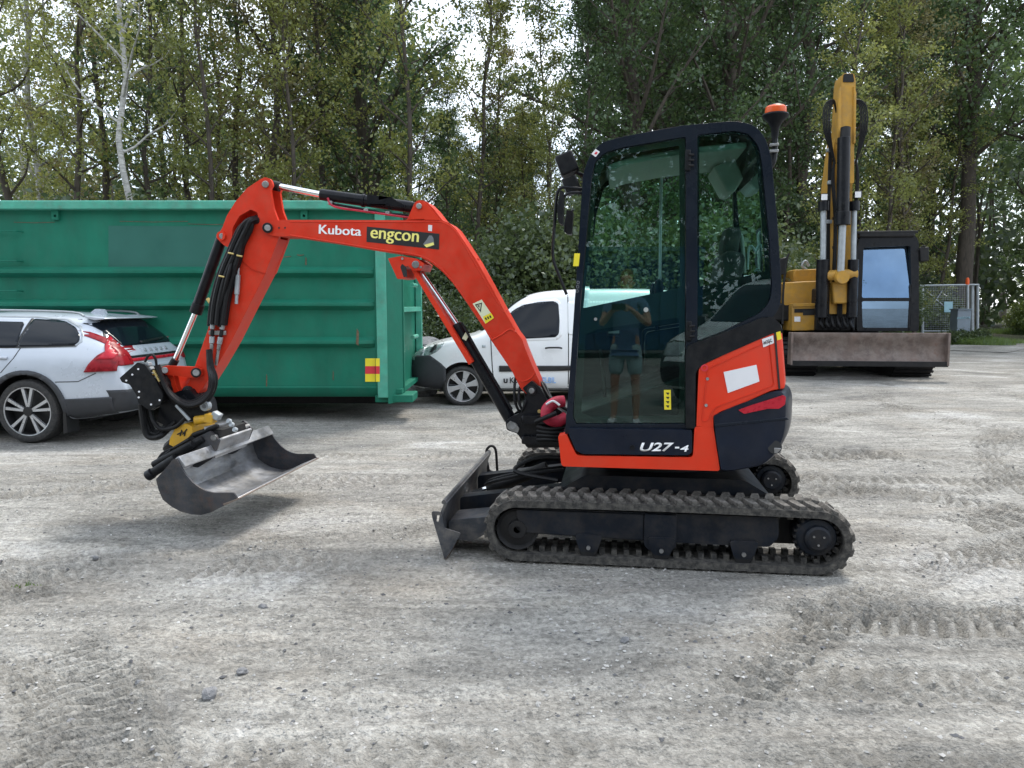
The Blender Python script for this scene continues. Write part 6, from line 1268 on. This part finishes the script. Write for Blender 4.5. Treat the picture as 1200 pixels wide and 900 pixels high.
for px, dd, kk in ((-70, 22, 'birch'), (-25, 26, 'birch'), (62, 24, 'birch'), (98, 28, 'birch'), (128, 24, 'brown'), (195, 26, 'birch'), (232, 23, 'birch'), (262, 28, 'birch'), (290, 25, 'brown'), (350, 27, 'birch'), (378, 23, 'birch'), (405, 29, 'brown'), (-110, 30, 'birch'), (215, 32, 'birch'), (40, 33, 'birch'), (335, 33, 'birch')):
    plant(kk, px, dd, where('olive-leaved birch', px, dd), rng.uniform(.9, 1.12), ga)
gb_ = 'thin young trees in the shade of the wood'
for px, dd in ((80, 20), (180, 21), (275, 20), (365, 21), (500, 22), (522, 25), (566, 28), (596, 31), (552, 33), (615, 27), (630, 22), (655, 26), (676, 24), (535, 30), (925, 27), (960, 24), (1020, 26), (1072, 30), (1092, 33), (1150, 90), (1060, 36)):
    plant('pole', px, dd, where('thin young tree', px, dd), (.66 if 500 < px < 650 else 1)*rng.uniform(.75, 1.0), gb_)
gd_ = 'dark oaks massed at the back right'
for px, dd, s_ in ((425, 32, .95), (735, 36, 1.05), (780, 31, 1.1), (760, 38, 1.2), (895, 36, 1.15), (990, 36, 1.15), (1075, 42, 1.2), (1172, 88, 1.2), (1232, 40, 1.15), (1262, 30, 1.05), (1270, 44, 1.2), (420, 36, .95), (1040, 46, 1.2), (860, 44, 1.2), (1330, 36, 1.2)):
    plant('oak', px, dd, where('dark oak', px, dd), s_, gd_)
for px, dd, s_ in ((478, 37, .70), (527, 39, .62), (578, 38, .58), (628, 39, .64)): plant('oak', px, dd, where('lower dark oak', px, dd), s_, gd_)
gs_ = 'dark shrubs under the trees'
for k in range(34):
    px = -120+k*36+rng.uniform(-12, 12)
    if 1120 < px < 1215 or (px < 460 and k % 2): continue
    dd = rng.uniform(17, 20) if px < 880 else rng.uniform(24, 29) if px < 1030 else rng.uniform(37, 41)
    plant('shrub', px, dd, where('dark shrub', px, 20), rng.uniform(.9, 1.35), gs_)
for px in (500, 540, 580, 620): plant('shrub', px, 15.2+rng.random(), where('low dark shrub', px, 20), .62, gs_)
plant('bright', 1206, 37, 'bright yellow-green bush at the right edge beside the gravel road', .9)
plant('bright', 1248, 31, 'second bright bush at the right edge, nearer and mostly out of frame', 1.1)
plant('bright', 1095, 33, 'sunlit yellow-green bush showing through the wire gate', 1.0)
gl_ = 'low weeds round the grey cabinet'
for px, dd in ((1112, 27.5), (1128, 28.3), (1143, 28.4), (1150, 28.8)): plant('lowbush', px, dd, {1112: 'low weed left of the grey cabinet', 1128: 'low weed at the foot of the grey cabinet', 1143: 'low weed right of the grey cabinet', 1150: 'rightmost low weed beyond the last gate post'}[px], .7, gl_)
# far wood: one mass nobody could count
g_ = np.random.default_rng(99); n = 150000; x = g_.uniform(-62, 85, n); y = 47+g_.random(n)*14; h = (20+4*fbm(x*.12, x*0, 3, 4))*np.where(np.abs(x+.5) < 5.0, .70, 1)
z = h*g_.random(n)**.85; keep = (fbm(x*.35, z*.45, 4, 12) > np.interp(z, [4, 8, 20], [-.35, -.02, .22])) & ((np.abs(x-y*.69) > 2.2) | (z > 1.2))
P = np.stack([x, y, z], 1)[keep]; far = link('far_wood', fastmesh('far_wood', leaves(P, .30, g_), 4, M['leaf_shrub']), None); tag(far, 'distant mass of dark woodland foliage behind all the trees', 'woodland', kind='stuff')
b = MB()
for k in range(90):
    x_ = g_.uniform(-55, 75); y_ = g_.uniform(45, 58)
    if abs(x_-y_*.69) < 2.5: continue
    b.tube([(x_, y_, -.3), (x_+g_.uniform(-.4, .4), y_, 6), (x_+g_.uniform(-.8, .8), y_, 12)], lambda t: .16*(1-t*.7), n=5, sub=1)
o = b.build('far_trunks', M['bark']); tag(o, 'crowded trunks deep inside the far dark wood', 'woodland', kind='stuff')
# grass round the gate, verges and woodland edge
def grass(name, cx_, cy_, rx, ry, n, h, seed, label, m='grass'):
    g_ = np.random.default_rng(seed); a = g_.random(n)*6.28; r = g_.random(n)**.5*(1+.25*np.sin(a*5+seed)); x = cx_+np.cos(a)*r*rx; y = cy_+np.sin(a)*r*ry; z = ground_base(x, y)-.01
    hh = h*(.4+.9*g_.random(n))*(1.15-r*.5); az = g_.random(n)*6.28; w_ = .004+.005*g_.random(n)+h*.02; ln = g_.normal(size=(n, 2))*hh[:, None]*.35
    A = np.stack([x-np.cos(az)*w_, y-np.sin(az)*w_, z], 1); B = np.stack([x+np.cos(az)*w_, y+np.sin(az)*w_, z], 1); Cc = np.stack([x+ln[:, 0], y+ln[:, 1], z+hh], 1)
    return tag(link(name, fastmesh(name, np.stack([A, B, Cc], 1), 3, M[m]), None), label, 'grass', kind='stuff')
grass('grass', 16.6, 28.4, 2.4, 1.4, 9000, .32, 1, 'green grass growing round the cabinet and gate')
grass('grass', 26.5, 36.0, 2.2, 5, 9000, .35, 2, 'green verge grass along the right side of the gravel road')
grass('grass', 14.5, 33.0, 5, 3, 9000, .5, 3, 'taller grass behind the wire gate')
grass('grass', -1.6, 14.4, 2.6, 1.0, 5000, .3, 4, 'rough grass at the back of the yard under the shrubs', 'grass')
d = ray(30, 676); d = d*(CH/-d.z); grass('grass', d.x, d.y, .07, .04, 24, .022, 5, 'tiny green weed tuft on the gravel at the left')
for i, (px, py, r_, lab) in enumerate(((494, 441, .22, 'large grey boulder at the container corner beside the van bumper'), (496, 425, .20, 'grey boulder lying on top of the boulder beside the van bumper'), (503, 405, .24, 'uppermost weathered boulder of the pile left of the van'))):
    o = rock('boulder', 494, 450, r_*1.3, lab, 'boulder', seed=11+i, y=12.9+i*.2); o.location.x += i*.06; o.location.z = -.1+i*.34

# ================================================================ what stands behind the camera and shows in the cab glass
KM = Matrix.Rotation(K.a, 3, 'Z'); pn = KM @ Vector((0, -1, 0)); pc = K.o+KM @ Vector((0, .12, 0))
def mirror_pt(p): p = Vector(p); return p-pn*2*((p-pc).dot(pn))
bc = mirror_pt(((752-600)/880*20, 20, 0)); Fb = Frame(bc.x, bc.y, 0, 180-16)
bx_ = empty('blue_container', Fb, 'blue steel container seen only as a reflection in the cab door glass', 'container')
MB().box((1.4, 1.2, 1.55), (6.0, 2.4, 2.7)).build('body', M['bluebox'], bx_, bevel=.03)
for k in range(14): MB().box((-1.4+k*.43, -.03, 1.55), (.16, .08, 2.4)).build('side_rib', M['bluebox'], bx_, bevel=.01)
MB().box((1.4, -.03, 2.86), (6.0, .14, .12)).build('top_rail', M['bluebox'], bx_, bevel=.01)
vp = mirror_pt(((800-600)/880*11.0, 11.0, 0)); v2 = copy_tree(van); v2.rotation_euler = (0, 0, R(-62)); v2.location = (vp.x, vp.y, 0)
v2['label'] = 'white car whose front shows only as a reflection low in the cab door'; v2['category'] = 'van'
for i, (a, dd) in enumerate([(-420+k*42, 24+(k*7) % 9) for k in range(24)]+[(-400+k*60, 38) for k in range(15)]):
    xx = -a/10.+6
    if xx > 15: continue
    plant('oak' if i % 3 else 'birch', 0, 0, 'tree behind the photographer, part of the dark reflection in the cab glass', 1.0, 'trees reflected in the cab glass', xy=(xx, -dd))
def skin(name, chains, m, parent, sub=2, root=0):
    """chains: lists of (point, radius); points shared by equality"""
    V = []; Rr = []; E_ = []; ix = {}
    for ch in chains:
        last = None
        for p, r in ch:
            k = tuple(round(c, 4) for c in p)
            if k not in ix: ix[k] = len(V); V.append(p); Rr.append(r if isinstance(r, tuple) else (r, r))
            if last is not None and last != ix[k]: E_.append((last, ix[k]))
            last = ix[k]
    me_ = bpy.data.meshes.new(name); me_.from_pydata(V, E_, []); o = link(name, me_, m, parent)
    o.modifiers.new('skin', 'SKIN'); lay = me_.skin_vertices[0] if me_.skin_vertices else None
    if lay is None: bm = bmesh.new(); bm.from_mesh(me_); bm.verts.layers.skin.verify(); bm.to_mesh(me_); bm.free(); lay = me_.skin_vertices[0]
    for i, d_ in enumerate(lay.data): d_.radius = Rr[i]; d_.use_root = (i == root)
    s = o.modifiers.new('sub', 'SUBSURF'); s.levels = sub; s.render_levels = sub; o.modifiers['skin'].use_smooth_shade = True; return o
g_ = np.random.default_rng(5); n = 26000; P = np.stack([g_.uniform(-75, 13, n), -50-8*g_.random(n), 19*g_.random(n)**.8], 1)
o_ = link('rear_wood', fastmesh('rear_wood', leaves(P, .42, g_), 4, M['leaf_oak'])  , None); tag(o_, 'mass of woodland behind the photographer, reflected in glass', 'woodland', kind='stuff')
pe = empty('person', Vector((.03, -.47, 0)), 'person in blue shirt and pale shorts, seen only as a reflection in the cab door', 'person')
pel = (0, 0, .96); che = (0, -.02, 1.30); nek = (0, 0, 1.50); hd = (0, .02, 1.58)
ch = [[(pel, (.15, .11)), ((0, -.01, 1.12), (.14, .10)), (che, (.17, .12)), ((0, -.01, 1.44), (.12, .08)), (nek, .055), (hd, (.075, .085)), ((0, .02, 1.68), (.08, .10)), ((0, .01, 1.75), (.065, .08))]]
shirt = [[(pel, (.165, .125)), ((0, -.01, 1.12), (.155, .12)), (che, (.185, .135)), ((0, -.01, 1.44), (.125, .09)), ((0, 0, 1.48), .065)], [(pel, (.165, .125)), ((0, 0, .88), (.17, .13))]]
shorts = [[((0, 0, 1.0), (.16, .125)), ((0, 0, .93), (.17, .13))]]
for s in (-1, 1):
    sh_, el_, wr_ = (s*.19, -.01, 1.42), (s*.27, .10, 1.17), (s*.10, .34, 1.345)
    ch.append([((0, -.01, 1.44), (.12, .08)), (sh_, .055), ((s*.24, .05, 1.28), .046), (el_, .040), ((s*.18, .24, 1.26), .036), (wr_, .027), ((s*.075, .385, 1.365), (.030, .018))])
    palm = (s*.075, .385, 1.365)
    for k in range(4):
        z = 1.335+k*.02; L_ = (.034, .040, .043, .037)[k]
        ch.append([(palm, (.030, .018)), ((s*.068, .405, z), .0095), ((s*(.072-L_*.2), .405+.022, z+.002), .0085), ((s*(.06-L_), .426, z+.003), .0075)])
    ch.append([(palm, (.030, .018)), ((s*.06, .395, 1.325), .011), ((s*.03, .405, 1.335), .009), ((s*.012, .412, 1.35), .008)])
    hip, kn, an = (s*.10, 0, .88), (s*.12, .02, .50), (s*.13, -.01, .09)
    ch.append([(pel, (.15, .11)), (hip, .085), ((s*.11, .01, .70), .072), (kn, .053), ((s*.125, -.015, .34), .055), (an, .036), ((s*.135, .04, .045), (.042, .03)), ((s*.15, .14, .03), (.04, .022))])
    shirt.append([((0, -.01, 1.44), (.125, .09)), (sh_, .068), ((s*.24, .05, 1.28), .060)])
    shorts.append([((0, 0, .93), (.17, .13)), ((s*.10, 0, .84), .105), ((s*.115, .01, .56), .092)])
skin('body', ch, M['skin'], pe); skin('shirt', shirt, M['shirt'], pe); skin('shorts', shorts, M['shorts'], pe)
for s in (-1, 1):
    skin('shoe', [[((s*.13, -.05, .045), (.045, .04)), ((s*.14, .05, .045), (.05, .04)), ((s*.155, .17, .035), (.045, .028))]], M['paper'], pe)
    MB().lathe([(0, -.012), (.008, -.009), (.012, 0), (.008, .009), (0, .012)], (s*.032, .108, 1.655), 10).build('eye', M['paper'], pe)
    MB().lathe([(0, -.02), (.018, -.01), (.022, 0), (.012, .012)], (s*.086, .01, 1.64), 10, 'x').build('ear', M['skin'], pe)
MB().loft([[Vector((-.012, .105, 1.66)), Vector((.012, .105, 1.66)), Vector((0, .118, 1.66))], [Vector((-.018, .11, 1.615)), Vector((.018, .11, 1.615)), Vector((0, .138, 1.62))]]).build('nose', M['skin'], pe, bevel=.004)
MB().box((0, .115, 1.585), (.045, .012, .010)).build('mouth', M['stkr'], pe, bevel=.004)
skin('hair', [[((0, -.03, 1.62), (.07, .07)), ((0, -.02, 1.70), (.088, .085)), ((0, .0, 1.76), (.078, .085)), ((0, .05, 1.775), (.06, .04))]], M['hair'], pe)
ph = MB().box((-.03, .437, 1.375), (.15, .008, .072)).build('phone_case', M['black'], None, bevel=.003); ph.name = 'phone'; ph.location = (.03, -.47, 0)
tag(ph, 'black phone held up in both hands, seen only in the cab door reflection', 'phone')
